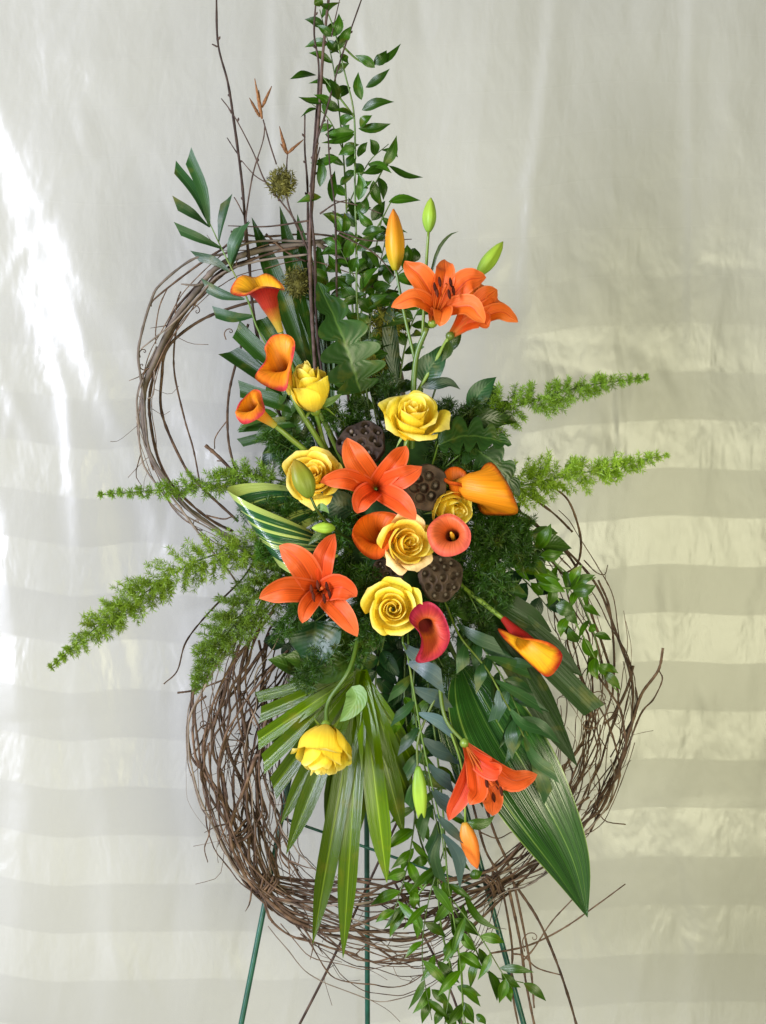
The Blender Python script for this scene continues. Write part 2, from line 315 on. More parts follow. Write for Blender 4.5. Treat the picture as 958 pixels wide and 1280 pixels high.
# ------------------------------------------------------------------ setting: backdrop cloth and floor
DB = -335.0                               # the cloth hangs 33 cm behind the wreath
def cloth_mat():
    m, nt, b = new_mat('striped_satin')
    uv = N_(nt, 'ShaderNodeUVMap'); sep = N_(nt, 'ShaderNodeSeparateXYZ'); nt.links.new(uv.outputs[0], sep.inputs[0])
    fr = N_(nt, 'ShaderNodeMath', operation='FRACT'); nt.links.new(sep.outputs[1], fr.inputs[0])
    tri = N_(nt, 'ShaderNodeMath', operation='PINGPONG'); tri.inputs[1].default_value = 0.5; nt.links.new(fr.outputs[0], tri.inputs[0])
    st = N_(nt, 'ShaderNodeMapRange'); st.inputs[1].default_value = 0.244; st.inputs[2].default_value = 0.256; nt.links.new(tri.outputs[0], st.inputs[0])
    tc = N_(nt, 'ShaderNodeTexCoord'); nz = N_(nt, 'ShaderNodeTexNoise'); nz.inputs['Scale'].default_value = 2.2; nz.inputs['Detail'].default_value = 4
    nt.links.new(tc.outputs['Object'], nz.inputs[0])
    mx = N_(nt, 'ShaderNodeMix', data_type='RGBA'); mx.inputs[6].default_value = (0.345, 0.342, 0.295, 1); mx.inputs[7].default_value = (0.378, 0.375, 0.322, 1)
    top = N_(nt, 'ShaderNodeMapRange'); top.inputs[1].default_value = 17.2; top.inputs[2].default_value = 19.4; top.inputs[3].default_value = 0.12; top.inputs[4].default_value = 1.0  # stripe contrast fades upwards: wash-out by glare, put into the cloth's colour
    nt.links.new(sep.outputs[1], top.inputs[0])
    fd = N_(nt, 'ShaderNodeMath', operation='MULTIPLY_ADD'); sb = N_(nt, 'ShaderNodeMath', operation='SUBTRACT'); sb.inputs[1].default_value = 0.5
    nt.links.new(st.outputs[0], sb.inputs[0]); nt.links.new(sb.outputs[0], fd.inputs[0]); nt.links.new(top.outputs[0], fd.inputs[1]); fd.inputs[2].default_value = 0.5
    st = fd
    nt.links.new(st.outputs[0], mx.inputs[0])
    hs = N_(nt, 'ShaderNodeHueSaturation'); mv = N_(nt, 'ShaderNodeMapRange'); mv.inputs[1].default_value = 0.3; mv.inputs[2].default_value = 0.7; mv.inputs[3].default_value = 0.96; mv.inputs[4].default_value = 1.04
    nt.links.new(nz.outputs[0], mv.inputs[0]); nt.links.new(mv.outputs[0], hs.inputs['Value']); nt.links.new(mx.outputs[2], hs.inputs['Color'])
    nt.links.new(hs.outputs[0], b.inputs['Base Color'])
    ro = N_(nt, 'ShaderNodeMapRange'); ro.inputs[3].default_value = 0.30; ro.inputs[4].default_value = 0.25; nt.links.new(st.outputs[0], ro.inputs[0]); nt.links.new(ro.outputs[0], b.inputs['Roughness'])
    sp = N_(nt, 'ShaderNodeMapRange'); sp.inputs[3].default_value = 0.36; sp.inputs[4].default_value = 0.46; nt.links.new(st.outputs[0], sp.inputs[0]); nt.links.new(sp.outputs[0], b.inputs['Specular IOR Level'])
    b.inputs['Sheen Weight'].default_value = 0.15
    # weave and creases
    n2 = N_(nt, 'ShaderNodeTexNoise'); n2.inputs['Scale'].default_value = 11; n2.inputs['Detail'].default_value = 3; n2.inputs['Distortion'].default_value = 0.2
    mpn = N_(nt, 'ShaderNodeMapping'); mpn.inputs['Scale'].default_value = (1.6, 1, 0.8); nt.links.new(tc.outputs['Object'], mpn.inputs[0]); nt.links.new(mpn.outputs[0], n2.inputs[0])
    b1 = N_(nt, 'ShaderNodeBump'); bs_ = N_(nt, 'ShaderNodeMapRange'); bs_.inputs[3].default_value = 0.16; bs_.inputs[4].default_value = 0.46; nt.links.new(st.outputs[0], bs_.inputs[0]); nt.links.new(bs_.outputs[0], b1.inputs['Strength']); b1.inputs['Distance'].default_value = 0.012; nt.links.new(n2.outputs[0], b1.inputs['Height'])
    n3 = N_(nt, 'ShaderNodeTexNoise'); n3.inputs['Scale'].default_value = 900; nt.links.new(tc.outputs['Object'], n3.inputs[0])
    b2 = N_(nt, 'ShaderNodeBump'); b2.inputs['Strength'].default_value = 0.22; b2.inputs['Distance'].default_value = 0.0006; nt.links.new(n3.outputs[0], b2.inputs['Height'])
    nt.links.new(b1.outputs[0], b2.inputs['Normal']); nt.links.new(b2.outputs[0], b.inputs['Normal'])
    return m
def build_cloth():
    nx, ny = 430, 400
    X = np.linspace(-560, 1520, nx); Yv = np.linspace(-330, 1572, ny)
    gx, gy = np.meshgrid(X, Yv)
    h = np.zeros_like(gx)
    def pol(pts):
        """distance to a polyline (signed) and position along it"""
        best = np.full(gx.shape, 1e9); sg = np.zeros_like(gx); al = np.zeros_like(gx); L = 0
        seg = [(np.array(a, float), np.array(b, float)) for a, b in zip(pts, pts[1:])]
        tot = sum(np.linalg.norm(b - a) for a, b in seg)
        for a, b in seg:
            dv = b - a; l = np.linalg.norm(dv); t = np.clip(((gx - a[0]) * dv[0] + (gy - a[1]) * dv[1]) / l ** 2, 0, 1)
            ex = gx - a[0] - t * dv[0]; ey = gy - a[1] - t * dv[1]; dd = np.hypot(ex, ey)
            k = dd < best; best[k] = dd[k]; sg[k] = np.sign(dv[0] * (gy - a[1]) - dv[1] * (gx - a[0]))[k]; al[k] = ((L + t * l) / tot)[k]; L += l
        return best, sg, al
    def ridge(pts, amp, wl, wr):
        """soft pleat: wl, wr = width of its left and right flank"""
        d, s_, a = pol(pts)
        return amp * np.exp(-(d / np.where(s_ > 0, wl, wr)) ** 2) * np.sin(np.pi * np.clip(a, 0.001, 0.999)) ** 0.5
    # long diagonal pleats of the gathered left side
    h += ridge([(-60, -30), (15, 165), (65, 300), (112, 420), (156, 530), (200, 640), (245, 760)], 11, 24, 120)
    h += ridge([(30, 330), (66, 415), (88, 490), (104, 620), (108, 740)], 6, 17, 70)
    h += ridge([(60, 240), (120, 350), (185, 445), (280, 560), (350, 640)], 8, 28, 110)
    h += ridge([(60, 40), (120, 80), (200, 180), (250, 270)], 4, 30, 90)
    h += ridge([(-120, 300), (-30, 480), (10, 640), (30, 900)], 9, 26, 100)
    h += ridge([(350, -60), (348, 90), (352, 190), (330, 420)], 5, 12, 60)
    h += ridge([(100, 740), (120, 900), (150, 1080), (145, 1300)], 7, 30, 80)
    h += ridge([(250, 760), (240, 900), (265, 1100), (240, 1330)], 6, 26, 70)
    h += ridge([(20, 800), (40, 1000), (20, 1280)], 7, 26, 60)
    # soft hanging pleats to the right
    h += ridge([(702, -80), (690, 60), (668, 240), (652, 420)], 6, 12, 110)
    h += ridge([(830, -40), (800, 130), (750, 340), (720, 460)], 7, 60, 60)
    h += ridge([(866, -80), (866, 200), (868, 460)], 4, 9, 70)
    h += ridge([(930, -60), (915, 140), (900, 330)], 5, 26, 50)
    h += ridge([(560, -60), (600, 130), (620, 300)], 4, 50, 60)
    h += ridge([(870, 1000), (880, 1150), (860, 1330)], 4, 18, 60)
    h += ridge([(760, 900), (770, 1080), (800, 1300)], 3, 40, 60)
    rng = np.random.RandomState(5)
    for k in range(26):
        kx = rng.uniform(0.010, 0.035) * rng.choice([-1, 1]); ky = rng.uniform(-0.006, 0.006); ph = rng.uniform(0, 6.28)
        h += (0.05 / abs(kx)) * 0.15 * np.sin(kx * gx + ky * gy + ph + 0.6 * np.sin(0.006 * gy + k))
    jit = np.zeros_like(gx)
    # flat facets between soft vertical creases
    for rep, (lo, hi, sl) in enumerate([(45, 130, 0.075), (25, 70, 0.06)]):
        nodes = [-600.0]
        while nodes[-1] < 1560: nodes.append(nodes[-1] + rng.uniform(lo, hi))
        nodes = np.array(nodes); vals = np.zeros((3, len(nodes)))
        for q in range(3):
            acc = 0.0
            for i in range(1, len(nodes)): acc = acc * 0.6 + rng.uniform(-sl, sl) * (nodes[i] - nodes[i - 1]); vals[q, i] = acc
        xx = gx + 0.05 * (gy - 600) * (gx < 450) + 14 * np.sin(gy * 0.007 + rep * 2) + 0.03 * (gy - 600)
        yy = np.clip((gy + 330) / 1900 * 2, 0, 1.999); q0 = yy.astype(int); fr = yy - q0; fr = fr * fr * (3 - 2 * fr)
        lay = np.stack([np.interp(xx, nodes, vals[q]) for q in range(3)])
        fac = np.take_along_axis(lay, q0[None], 0)[0] * (1 - fr) + np.take_along_axis(lay, (q0 + 1)[None], 0)[0] * fr
        h += fac * np.clip(0.35 + (gx - 150) / 300, 0.35, 1.0); jit = jit + fac
    # little crumples
    for k in range(130):
        cx, cy = rng.uniform(-100, 1050), rng.uniform(-50, 1330); a = rng.uniform(-0.5, 0.5) + math.pi / 2; l = rng.uniform(20, 70)
        u = (gx - cx) * math.cos(a) + (gy - cy) * math.sin(a); v = -(gx - cx) * math.sin(a) + (gy - cy) * math.cos(a)
        h += rng.uniform(-1.6, 2.2) * np.exp(-(u / l) ** 2 - (v / rng.uniform(5, 12)) ** 2)
    s = 0.001 * (DIST * 1000 - DB) / (DIST * 1000)
    wx = (gx - 479) * s; wz = ZC + (640 - gy) * s; wy = -DB * 0.001 - h * 0.001
    V = np.stack([wx, wy, wz], -1).reshape(-1, 3)
    sag = 26 * np.exp(-((gx - 330) / 260.0) ** 2) + 10 * np.exp(-((gx - 60) / 120.0) ** 2) + 1.6 * np.sin(gx * 0.021) + 1.0 * np.sin(gx * 0.047 + gy * 0.004) + 0.8 * jit
    period = 121.5
    uv = np.stack([gx / 1000.0, (gy - sag - 653 - 30.4 + period * 0.5 + 0.0) / period + 20.0], -1).reshape(-1, 2)
    idx = np.arange(nx * ny).reshape(ny, nx)
    F = np.stack([idx[:-1, :-1], idx[1:, :-1], idx[1:, 1:], idx[:-1, 1:]], -1).reshape(-1, 4).tolist()
    base = P(479, 1565, DB); base.z = 0
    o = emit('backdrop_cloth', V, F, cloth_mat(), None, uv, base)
    o['kind'] = 'structure'
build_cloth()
fm, nt, b = new_mat('grey_floor'); nz = N_(nt, 'ShaderNodeTexNoise'); nz.inputs['Scale'].default_value = 12; nz.inputs['Detail'].default_value = 6
r = ramp(nt, [(0.3, (0.22, 0.21, 0.19)), (0.7, (0.30, 0.285, 0.26))]); nt.links.new(nz.outputs[0], r.inputs[0]); nt.links.new(r.outputs[0], b.inputs['Base Color']); b.inputs['Roughness'].default_value = 0.6
fl = emit('floor', [(-2.5, -3.2, 0), (2.5, -3.2, 0), (2.5, 1.2, 0), (-2.5, 1.2, 0)], [(0, 1, 2, 3)], fm, None, None, (0, 0, 0), smooth=False); fl['kind'] = 'structure'
# ------------------------------------------------------------------ easel
def on_floor(px, d):                      # a foot: pixel column at the floor
    s = 0.001 * (DIST * 1000 - d) / (DIST * 1000); return Vector(((px - 479) * s, -d * 0.001, 0.0))
APEX = P(450, 521, -40)
def line_to_floor(p1, p2, d1, d2):
    a, b_ = P(*p1, d1), P(*p2, d2); k = a.z / (a.z - b_.z); q = a + (b_ - a) * k; return q
easel = thing('easel', 'dark green metal wire easel whose thin legs carry the wreath', 'easel', on_floor(458, -20))
ft = [line_to_floor((345, 1060), (302, 1280), -42, -25), line_to_floor((620, 1150), (655, 1280), -42, -30)]
for q in ft: tube('leg', [APEX, (APEX + q) * 0.5, q + Vector((0, 0, 0.004))], 3.5, M['easel'], easel, sides=8)
tube('leg', [P(456, 530, -48), P(459, 1100, -150), Vector((P(460, 1280, -190).x, 0.27, 0.004))], 3.5, M['easel'], easel, sides=8)
tube('crossbar', [P(352, 1022, -50), P(608, 1112, -50)], 2.0, M['easel'], easel, sides=6)
tube('brace', [P(505, 1010, -56), P(418, 1195, -52), P(362, 1305, -34)], 1.7, M['birch'], easel, sides=6)
tube('brace', [P(470, 1060, -58), P(560, 1230, -40), P(590, 1330, -30)], 1.7, M['birch'], easel, sides=6)
# ------------------------------------------------------------------ floral foam behind the blooms
def lumpy(name, c, rx, ry, rz, mat, parent=None, n=12, m=18, amp=0.18, freq=40):
    V = []; F = []; UV = []
    for i in range(n + 1):
        th = math.pi * i / n
        for j in range(m):
            ph = 2 * math.pi * j / m; d = Vector((math.sin(th) * math.cos(ph), math.sin(th) * math.sin(ph), math.cos(th)))
            k = 1 + amp * noise.noise(Vector((d.x * rx, d.y * ry, d.z * rz)) * freq + Vector(c) * 7)
            V.append(Vector(c) + Vector((d.x * rx * k, d.y * ry * k, d.z * rz * k))); UV.append((j / m, i / n))
    for i in range(n):
        for j in range(m):
            F.append((i * m + j, i * m + (j + 1) % m, (i + 1) * m + (j + 1) % m, (i + 1) * m + j))
    return emit(name, V, F, mat, parent, UV, c)
foam = lumpy('floral_foam', P(505, 665, 5), 0.078, 0.045, 0.13, M['foam'], n=16, m=24, amp=0.12, freq=25)
tag(foam, 'dark green moss-wrapped foam block in the gaps between central roses', 'floral foam')
FOAM = (505, 665)
def foam_pt(px, py, k=0.55, d=20):
    """where a stem that shows at px,py enters the foam"""
    dx, dy = px - FOAM[0], py - FOAM[1]; l = math.hypot(dx / 70, dy / 118) + 1e-6; m = min(1, k / l) if l > k else 1
    return P(FOAM[0] + dx * m, FOAM[1] + dy * m, d)
# ------------------------------------------------------------------ grapevine wreaths
def bundle(parent, ctr, spread, n, mat, rmin, rmax, closed=True, cover=(0.35, 1.0), wob=7, depth=1.0, d0=0, kinks=0.35):
    pts = [Vector((x, y, 0)) for x, y in ctr]; m = len(pts)
    for k in range(n):
        ln = random.uniform(*cover); st = random.random()
        N = max(12, int(ln * m * 5)); a0 = random.uniform(-1, 1); b0 = random.uniform(-1, 1); sd = random.uniform(0, 99); tilt = random.uniform(-1.1, 1.1)
        out = []
        for i in range(N):
            t = (st + ln * i / (N - 1)); x = (t % 1.0) * m if closed else min(max(t - st * (1 - 0), 0), 0.999) * (m - 1)
            if not closed: x = ((1 - ln) * st + ln * i / (N - 1)) * (m - 1) * 0.9999
            q = int(x); f = x - q
            g = (lambda z: pts[z % m]) if closed else (lambda z: pts[min(max(z, 0), m - 1)])
            A, B, C_, D_ = g(q - 1), g(q), g(q + 1), g(q + 2)
            c = 0.5 * ((2 * B) + (C_ - A) * f + (2 * A - 5 * B + 4 * C_ - D_) * f * f + (3 * B - A - 3 * C_ + D_) * f ** 3)
            tn = (C_ - B).normalized(); nn = Vector((-tn.y, tn.x, 0))
            sp = spread[q % m] + (spread[(q + 1) % m if closed else min(q + 1, m - 1)] - spread[q % m]) * f
            w = max(-1.15, min(1.15, a0 + tilt * math.sin(i * 0.21 + sd) + 0.7 * noise.noise(Vector((i * 0.13, sd, 0)))))
            v = max(-1.1, min(1.1, b0 + 0.8 * noise.noise(Vector((i * 0.12, sd, 9)))))
            kk = wob * noise.noise(Vector((i * kinks, sd, 4)))
            p = c + nn * (sp * w + kk)
            out.append(P(p.x, p.y, d0 + depth * sp * 0.75 * v + 3 * noise.noise(Vector((i * 0.4, sd, 7)))))
        r = random.uniform(rmin, rmax) * random.choice([0.5, 0.7, 0.85, 1.1])
        tube('vine', out, [r, r * 0.9, r * 0.6], mat if random.random() < 0.8 else M['vine_g'], parent, sides=6, n=len(out) * 2, knob=0.5)
        # short broken side shoots
        for q in range(random.choice([1, 2, 2, 3])):
            i = random.randrange(2, len(out) - 3); a = out[i]; tn = (out[i + 1] - out[i - 1]).normalized()
            dr = (tn + Vector((random.uniform(-1, 1), random.uniform(-0.6, 0.2), random.uniform(-1, 1)))).normalized(); L = random.uniform(0.012, 0.06)
            bend = Vector((random.uniform(-.4, .4), random.uniform(-.3, .1), random.uniform(-.4, .4)))
            tube('side_shoot', [a, a + dr * L * 0.5, a + (dr + bend) * L], [r * 0.6, r * 0.45, 0.35], M['vine'], parent, sides=5, n=6)
def curl(parent, px, py, d, r, turns, mat, a0=0.0):
    pts = []
    for i in range(int(turns * 9) + 3):
        a = a0 + i * 0.7; k = r * (1 - i / (turns * 9 + 5) * 0.8)
        k *= (4.2, 3.2, 2.3, 1.6, 1.2)[i] if i < 5 else 1.0
        pts.append(P(px + k * math.cos(a), py + k * math.sin(a), d + i * 0.8))
    tube('tendril', pts, [0.8, 0.6, 0.4], mat, parent, sides=5, n=len(pts) * 3)
low = thing('grapevine_wreath', 'large brown grapevine wreath ring behind palm leaves, resting on the green easel', 'wreath', P(470, 1150, -10))
LC = [(300, 850), (280, 935), (297, 1035), (335, 1108), (420, 1142), (520, 1150), (618, 1105), (690, 1052), (738, 975), (752, 880), (738, 785), (700, 700), (640, 645), (560, 620), (450, 650), (370, 725)]
LS = [44, 40, 30, 15, 38, 48, 14, 24, 36, 40, 34, 26, 24, 22, 26, 40]
bundle(low, LC, LS, 8, M['vine'], 1.2, 2.2, cover=(0.5, 0.95))
bundle(low, [LC[15]] + LC[:10] + [(748, 800)], [LS[15]] + LS[:10] + [30], 23, M['vine'], 1.3, 2.4, closed=False, cover=(0.4, 0.95))
bundle(low, LC, [x * 1.15 for x in LS], 16, M['vine'], 0.7, 1.2, cover=(0.12, 0.4), wob=12, kinks=0.5)
# dense left flank
FL = [(335, 770), (312, 850), (300, 935), (312, 1030), (338, 1110), (405, 1145)]
bundle(low, FL, [40, 48, 46, 36, 14, 24], 15, M['vine'], 1.1, 2.2, closed=False, cover=(0.6, 1.0), wob=8)
bundle(low, [(690, 1050), (735, 980), (757, 900), (748, 800), (715, 710)], [20, 30, 34, 36, 24], 8, M['vine'], 0.9, 1.7, closed=False, cover=(0.5, 1.0), wob=10)
# inner strands hanging inside the left flank
bundle(low, [(352, 800), (338, 880), (332, 960), (346, 1030), (372, 1085), (430, 1120)], [14, 16, 16, 16, 14, 14], 10, M['vine'], 0.9, 1.7, closed=False, cover=(0.5, 1.0), wob=9, kinks=0.5)
# loose loops sagging below the ring
bundle(low, [(322, 1095), (370, 1165), (440, 1212), (520, 1222), (590, 1180), (625, 1105)], [14, 22, 26, 26, 20, 12], 9, M['vine'], 0.8, 1.5, closed=False, cover=(0.45, 1.0), wob=8)
# binding knots
for (x, y, a) in [(334, 1108, 0.5), (618, 1106, -0.5), (303, 1042, 0.9)]:
    for k in range(5):
        pts = []
        for i in range(9):
            t = 2 * math.pi * i / 8; u = 15 * math.cos(t); dd = 14 * math.sin(t); o = (k - 2) * 4 + random.uniform(-3, 3)
            pts.append(P(x + u * math.cos(a + 1.57) + o * math.cos(a), y + u * math.sin(a + 1.57) + o * math.sin(a), dd + random.uniform(-2, 2)))
        tube('binding', pts, 1.5, M['vine'], low, sides=5, n=28)
def twig(parent, pts, r, mat, name='vine', knob=0.4, forks=()):
    q = [P(*p) if len(p) == 3 else P(p[0], p[1], 5) for p in pts]
    o = tube(name, q, r, mat, parent, sides=6, n=len(q) * 7, knob=knob)
    for f in forks: tube('side_shoot', [P(*p) for p in f], [0.8, 0.6, 0.4], mat, parent, sides=5, n=8)
    return o
K9 = crop(480, 820, 2.521)
for pts, r in [([(640, 1100), (672, 1148), (695, 1200), (712, 1250), (726, 1300)], [2.0, 1.8, 1.6]), ([(636, 1110), (650, 1175), (658, 1230), (672, 1300)], [1.9, 1.7, 1.5]),
        ([(782, 1105), (748, 1130), (705, 1160), (660, 1182), (612, 1192)], [0.8, 1.2, 1.4]), ([(718, 1122), (690, 1152), (668, 1185), (655, 1200)], [0.8, 1.0, 1.2]),
        ([(600, 985), (618, 1040), (640, 1095), (662, 1200), (668, 1260)], [1.8, 1.7, 1.2]), ([(590, 1000), (606, 1060), (625, 1100), (640, 1180), (640, 1235), (652, 1300)], [1.7, 1.6, 1.1]),
        ([(702, 1219), (672, 1210), (655, 1195), (640, 1192)], [0.9, 1.1, 1.2]), ([(600, 1040), (622, 1048), (640, 1040), (646, 1042)], [1, 0.8, 0.6]),
        ([(205, 855), (222, 838), (233, 802), (262, 765), (300, 727), (322, 700), (350, 690)], [0.9, 1.2, 1.4]), ([(222, 866, 8), (246, 862, 8), (290, 846, 5)], [1.4, 1.3, 1.2]),
        ([(829, 810), (823, 838), (802, 868), (790, 905), (772, 960), (742, 1010)], [1.6, 2.0, 2.3]), ([(792, 832), (784, 860), (768, 893), (755, 905)], [1.6, 1.7, 1.7]),
        ([(824, 838), (828, 850), (817, 874), (800, 895), (775, 960), (738, 1040)], [0.8, 1.1, 1.5]), ([(650, 612), (690, 640), (716, 665)], [1.4, 1.5, 1.6]),
        ([(690, 607), (712, 628), (726, 672), (722, 705), (705, 718)], [1.2, 1.6, 1.3]), ([(660, 650), (700, 680), (745, 730), (770, 790), (790, 850), (790, 900)], [1.6, 1.8, 1.6]),
        ([(680, 690), (720, 740), (745, 800), (760, 860)], [1.5, 1.6, 1.5]), ([(748, 725), (762, 760), (768, 820), (766, 870)], [1.4, 1.5, 1.4]),
        ([(730, 700), (745, 715), (756, 718), (760, 706)], [0.9, 0.7, 0.6]), ([(263, 1000), (262, 1040), (256, 1060), (260, 1078)], [1.0, 0.8, 0.6]),
        ([(258, 870), (244, 885), (248, 930), (258, 985), (290, 1040)], [1.5, 1.6, 1.7])]:
    twig(low, pts, r, M['vine'])
for c in [(752, 872, 20, 7, 1.4), (770, 900, 20, 9, 1.2), (735, 905, 25, 8, 1.5), (760, 1000, 10, 9, 0.8), (745, 840, 15, 10, 1.0), (255, 905, 20, 6, 1.5), (668, 1172, 15, 5, 1.0), (300, 948, 25, 7, 1.1)]:
    curl(low, *c[:3], c[3], c[4], M['vine'], random.uniform(0, 6))
up = thing('grapevine_wreath', 'smaller open grapevine ring with one thick grey stem, above the large wreath', 'wreath', P(285, 672, -10))
K5 = crop(170, 280, 3.2)
def k5(l, d=0): return [(*K5(x, y), d) for x, y in l]
twig(up, [(440, 300, -5), (395, 303, 2)] + k5([(480, 110), (330, 170), (250, 260), (150, 390), (70, 560), (35, 650), (30, 760), (45, 890), (100, 1000), (190, 1120), (280, 1190), (370, 1255)], 6) + [(330, 705, 0), (400, 730, -5)], [3.4, 3.8, 3.7, 3.5, 3.2, 2.8, 2.4], M['vine_g'], knob=0.3)
for l, r, d in [([(740, 70), (480, 70), (350, 120), (230, 140), (100, 240), (60, 310), (20, 450), (10, 540), (30, 680), (40, 800), (60, 920), (150, 1060), (240, 1170), (420, 1270)], [1.4, 1.7, 1.6], 12),
        ([(700, 90), (420, 70), (330, 110), (200, 200), (75, 300), (60, 330)], [1.6, 1.5, 1.0], -12), ([(20, 500), (150, 395), (250, 290), (340, 200), (480, 150), (700, 120)], [1.0, 1.6, 1.5], 14),
        ([(560, 300), (440, 318), (290, 370), (180, 440), (120, 510), (105, 600), (105, 760), (190, 960), (260, 1050), (410, 1190)], [1.9, 1.9, 1.7], -10),
        ([(170, 400), (155, 470), (155, 600), (195, 780), (230, 900), (255, 1030)], [1.2, 1.3, 1.1], -14), ([(450, 400), (400, 560), (370, 700), (370, 860), (400, 990), (440, 1100)], [1.8, 1.7, 1.6], -12),
        ([(278, 885), (330, 930), (410, 1010), (480, 1060)], [2.6, 2.2, 1.8], -4), ([(120, 1060), (210, 1180), (290, 1290), (380, 1400), (430, 1480)], [1.6, 1.5, 1.3], 12),
        ([(480, 135), (340, 190), (260, 280), (165, 400), (85, 570), (55, 690), (60, 800), (90, 940), (150, 1050), (280, 1170), (390, 1230)], [2.2, 2.0, 1.7], -6),
        ([(500, 90), (350, 150), (250, 240), (160, 340), (120, 420)], [1.9, 1.7, 1.2], -4), ([(125, 260), (95, 330), (80, 420), (80, 480)], [1.0, 0.8, 0.7], 8),
        ([(180, 270), (165, 310), (155, 380)], [1.0, 0.9, 0.8], 6), ([(180, 240), (232, 245), (260, 240)], [0.8, 1.6, 1.2], 12), ([(280, 1165), (350, 1180), (385, 1170)], [1.2, 1.0, 0.8], 8),
        ([(0, 770), (20, 840), (40, 890), (55, 910)], [0.5, 0.6, 0.6], 10), ([(370, 780), (320, 850), (315, 900)], [0.9, 0.8, 0.7], -12), ([(30, 620), (10, 680), (25, 700)], [0.8, 0.7, 0.6], 14),
        ([(75, 590), (70, 680), (45, 700)], [1.0, 0.9, 0.7], 12), ([(380, 30), (500, 50), (700, 40), (860, 60)], [1.2, 1.4, 1.2], -14), ([(520, 40), (600, 110), (680, 150)], [1.4, 1.3, 1.1], 8)]:
    twig(up, k5(l, d), r, M['vine'] if d < 10 else M['vine_g'])
bundle(up, [(470, 330), (395, 306), (320, 320), (262, 350), (215, 415), (185, 490), (186, 560), (215, 622), (270, 665), (345, 700)], [20, 18, 16, 13, 11, 9, 9, 9, 10, 12], 7, M['vine'], 1.0, 1.9, closed=False, cover=(0.4, 1.0), wob=4)
for x, y, r, t in [(380, 430, 9, 1.2), (245, 350, 10, 1.0), (25, 565, 7, 1.0), (35, 510, 7, 1.0), (245, 1190, 10, 0.8), (350, 980, 10, 0.7)]:
    px, py = K5(x, y); curl(up, px, py, 8, r / 3.2, t, M['vine'], random.uniform(0, 6))
# hidden right-hand part of the small ring, going round behind the greenery
twig(up, [(395, 303, 2), (455, 345, -14), (492, 430, -22), (505, 530, -22), (480, 630, -16), (400, 700, -5)], [3.2, 3.4, 3.2], M['vine_g'], knob=0.3)
# ------------------------------------------------------------------ birch twigs, catkins, moss
K1 = crop(160, 0, 2.395)
def k1(l, d): return [(*K1(x, y), d) for x, y in l]
def birch(label, main, r, d, foot, shoots=(), catk=()):
    pts = k1(main, d) + list(foot)
    b0 = P(*pts[-1]); t = thing('birch_twig', label, 'twig', b0, 'bare twigs standing above the wreath')
    twig(t, pts, r, M['birch'], 'branch', knob=0.3)
    for s_, rr in shoots: twig(t, k1(s_, d), rr, M['birch'], 'side_shoot', knob=0.3)
    for a, b_ in catk:
        A, B = K1(*a), K1(*b_); ax = ((A[0] * .55 + B[0] * .45) + random.uniform(-1, 1), (A[1] * .55 + B[1] * .45))
        tube('catkin', [P(*A, d), P(*ax, d + 2), P(*B, d)], [1.2, 2.0, 1.9, 1.4, 0.5], M['catkin'], t, sides=7, n=12, knob=0.35)
    q = cat_rom([P(*p) for p in pts], 40)                       # buds along the twig
    for k in range(6):
        i = 2 + int(k * 30 / 6) + random.randint(0, 4); a = q[i]; tn = (q[i - 1] - q[i + 1]).normalized()
        sd = Vector((random.choice([-1, 1]), random.uniform(-.5, .5), 0)); e = a + (tn * 0.9 + sd * 0.7).normalized() * random.uniform(0.003, 0.006)
        tube('bud', [a, (a + e) * 0.5 + sd * 0.0008, e], [1.3, 1.5, 0.3], M['birch'], t, sides=5, n=5)
    return t
birch('tall bare twig standing left of the mossy ball, rising from the small ring', [(265, -20), (270, 130), (300, 250), (320, 380), (340, 530), (350, 640), (362, 770)], [1.3, 1.9, 2.3], 10, [(322, 420, 5), (360, 540, 5), (440, 640, 0)],
      [([(310, 340), (298, 318), (280, 295)], [0.8, 0.6]), ([(335, 470), (315, 440), (297, 412)], [0.9, 0.6]), ([(268, 140), (252, 132)], [1.2, 0.8]), ([(355, 660), (330, 610), (318, 590)], [0.9, 0.7])])
birch('forked twig that carries brown catkins and a mossy ball', [(280, 295), (320, 350), (375, 455), (410, 540), (460, 605), (500, 660), (525, 715)], [0.6, 1.2, 1.7], 22, [(392, 340, 14), (405, 460, 8), (455, 600, 2)],
      [([(405, 358), (425, 430), (445, 492)], [0.9, 1.0]), ([(478, 462), (476, 500), (478, 600), (510, 690)], [0.8, 1.0, 1.2]), ([(410, 370), (405, 420), (375, 520), (355, 640), (350, 720)], [0.7, 1.0, 1.1]), ([(340, 480), (380, 525), (420, 550)], [0.6, 0.8])],
      [((400, 352), (380, 235)), ((402, 356), (392, 270)), ((402, 322), (431, 258)), ((395, 350), (364, 293)), ((478, 462), (454, 378)), ((478, 460), (526, 418)), ((474, 458), (457, 430))])
birch('thickest dark upright twig among the small leaf sprays', [(603, -20), (585, 150), (572, 350), (555, 550), (545, 760)], [1.8, 2.3, 2.6, 2.8], 30, [(393, 440, 22), (402, 560, 12), (450, 640, 4)],
      [([(575, 440), (560, 500), (545, 560)], [1, 1.2]), ([(575, 640), (620, 610), (660, 598)], [1.2, 0.9, 0.6]), ([(545, 660), (420, 678), (300, 676)], [1.3, 1.0, 0.6])])
birch('slender twig leaning right, crossing the thickest upright twig', [(706, -20), (640, 170), (595, 330), (560, 450), (548, 600), (560, 760)], [1.0, 1.4, 1.8, 2.0], 36, [(398, 430, 26), (420, 540, 14), (465, 620, 4)],
      [([(610, 110), (620, 60), (634, 0)], [1.0, 0.8, 0.6]), ([(615, 600), (690, 615), (760, 640)], [0.8, 0.8, 0.5])])
birch('short straight twig right behind the mossy ball', [(530, 343), (530, 450), (538, 560), (540, 760)], [1.0, 1.7, 2.1], 4, [(388, 440, 2), (400, 560, 0), (450, 650, 0)])
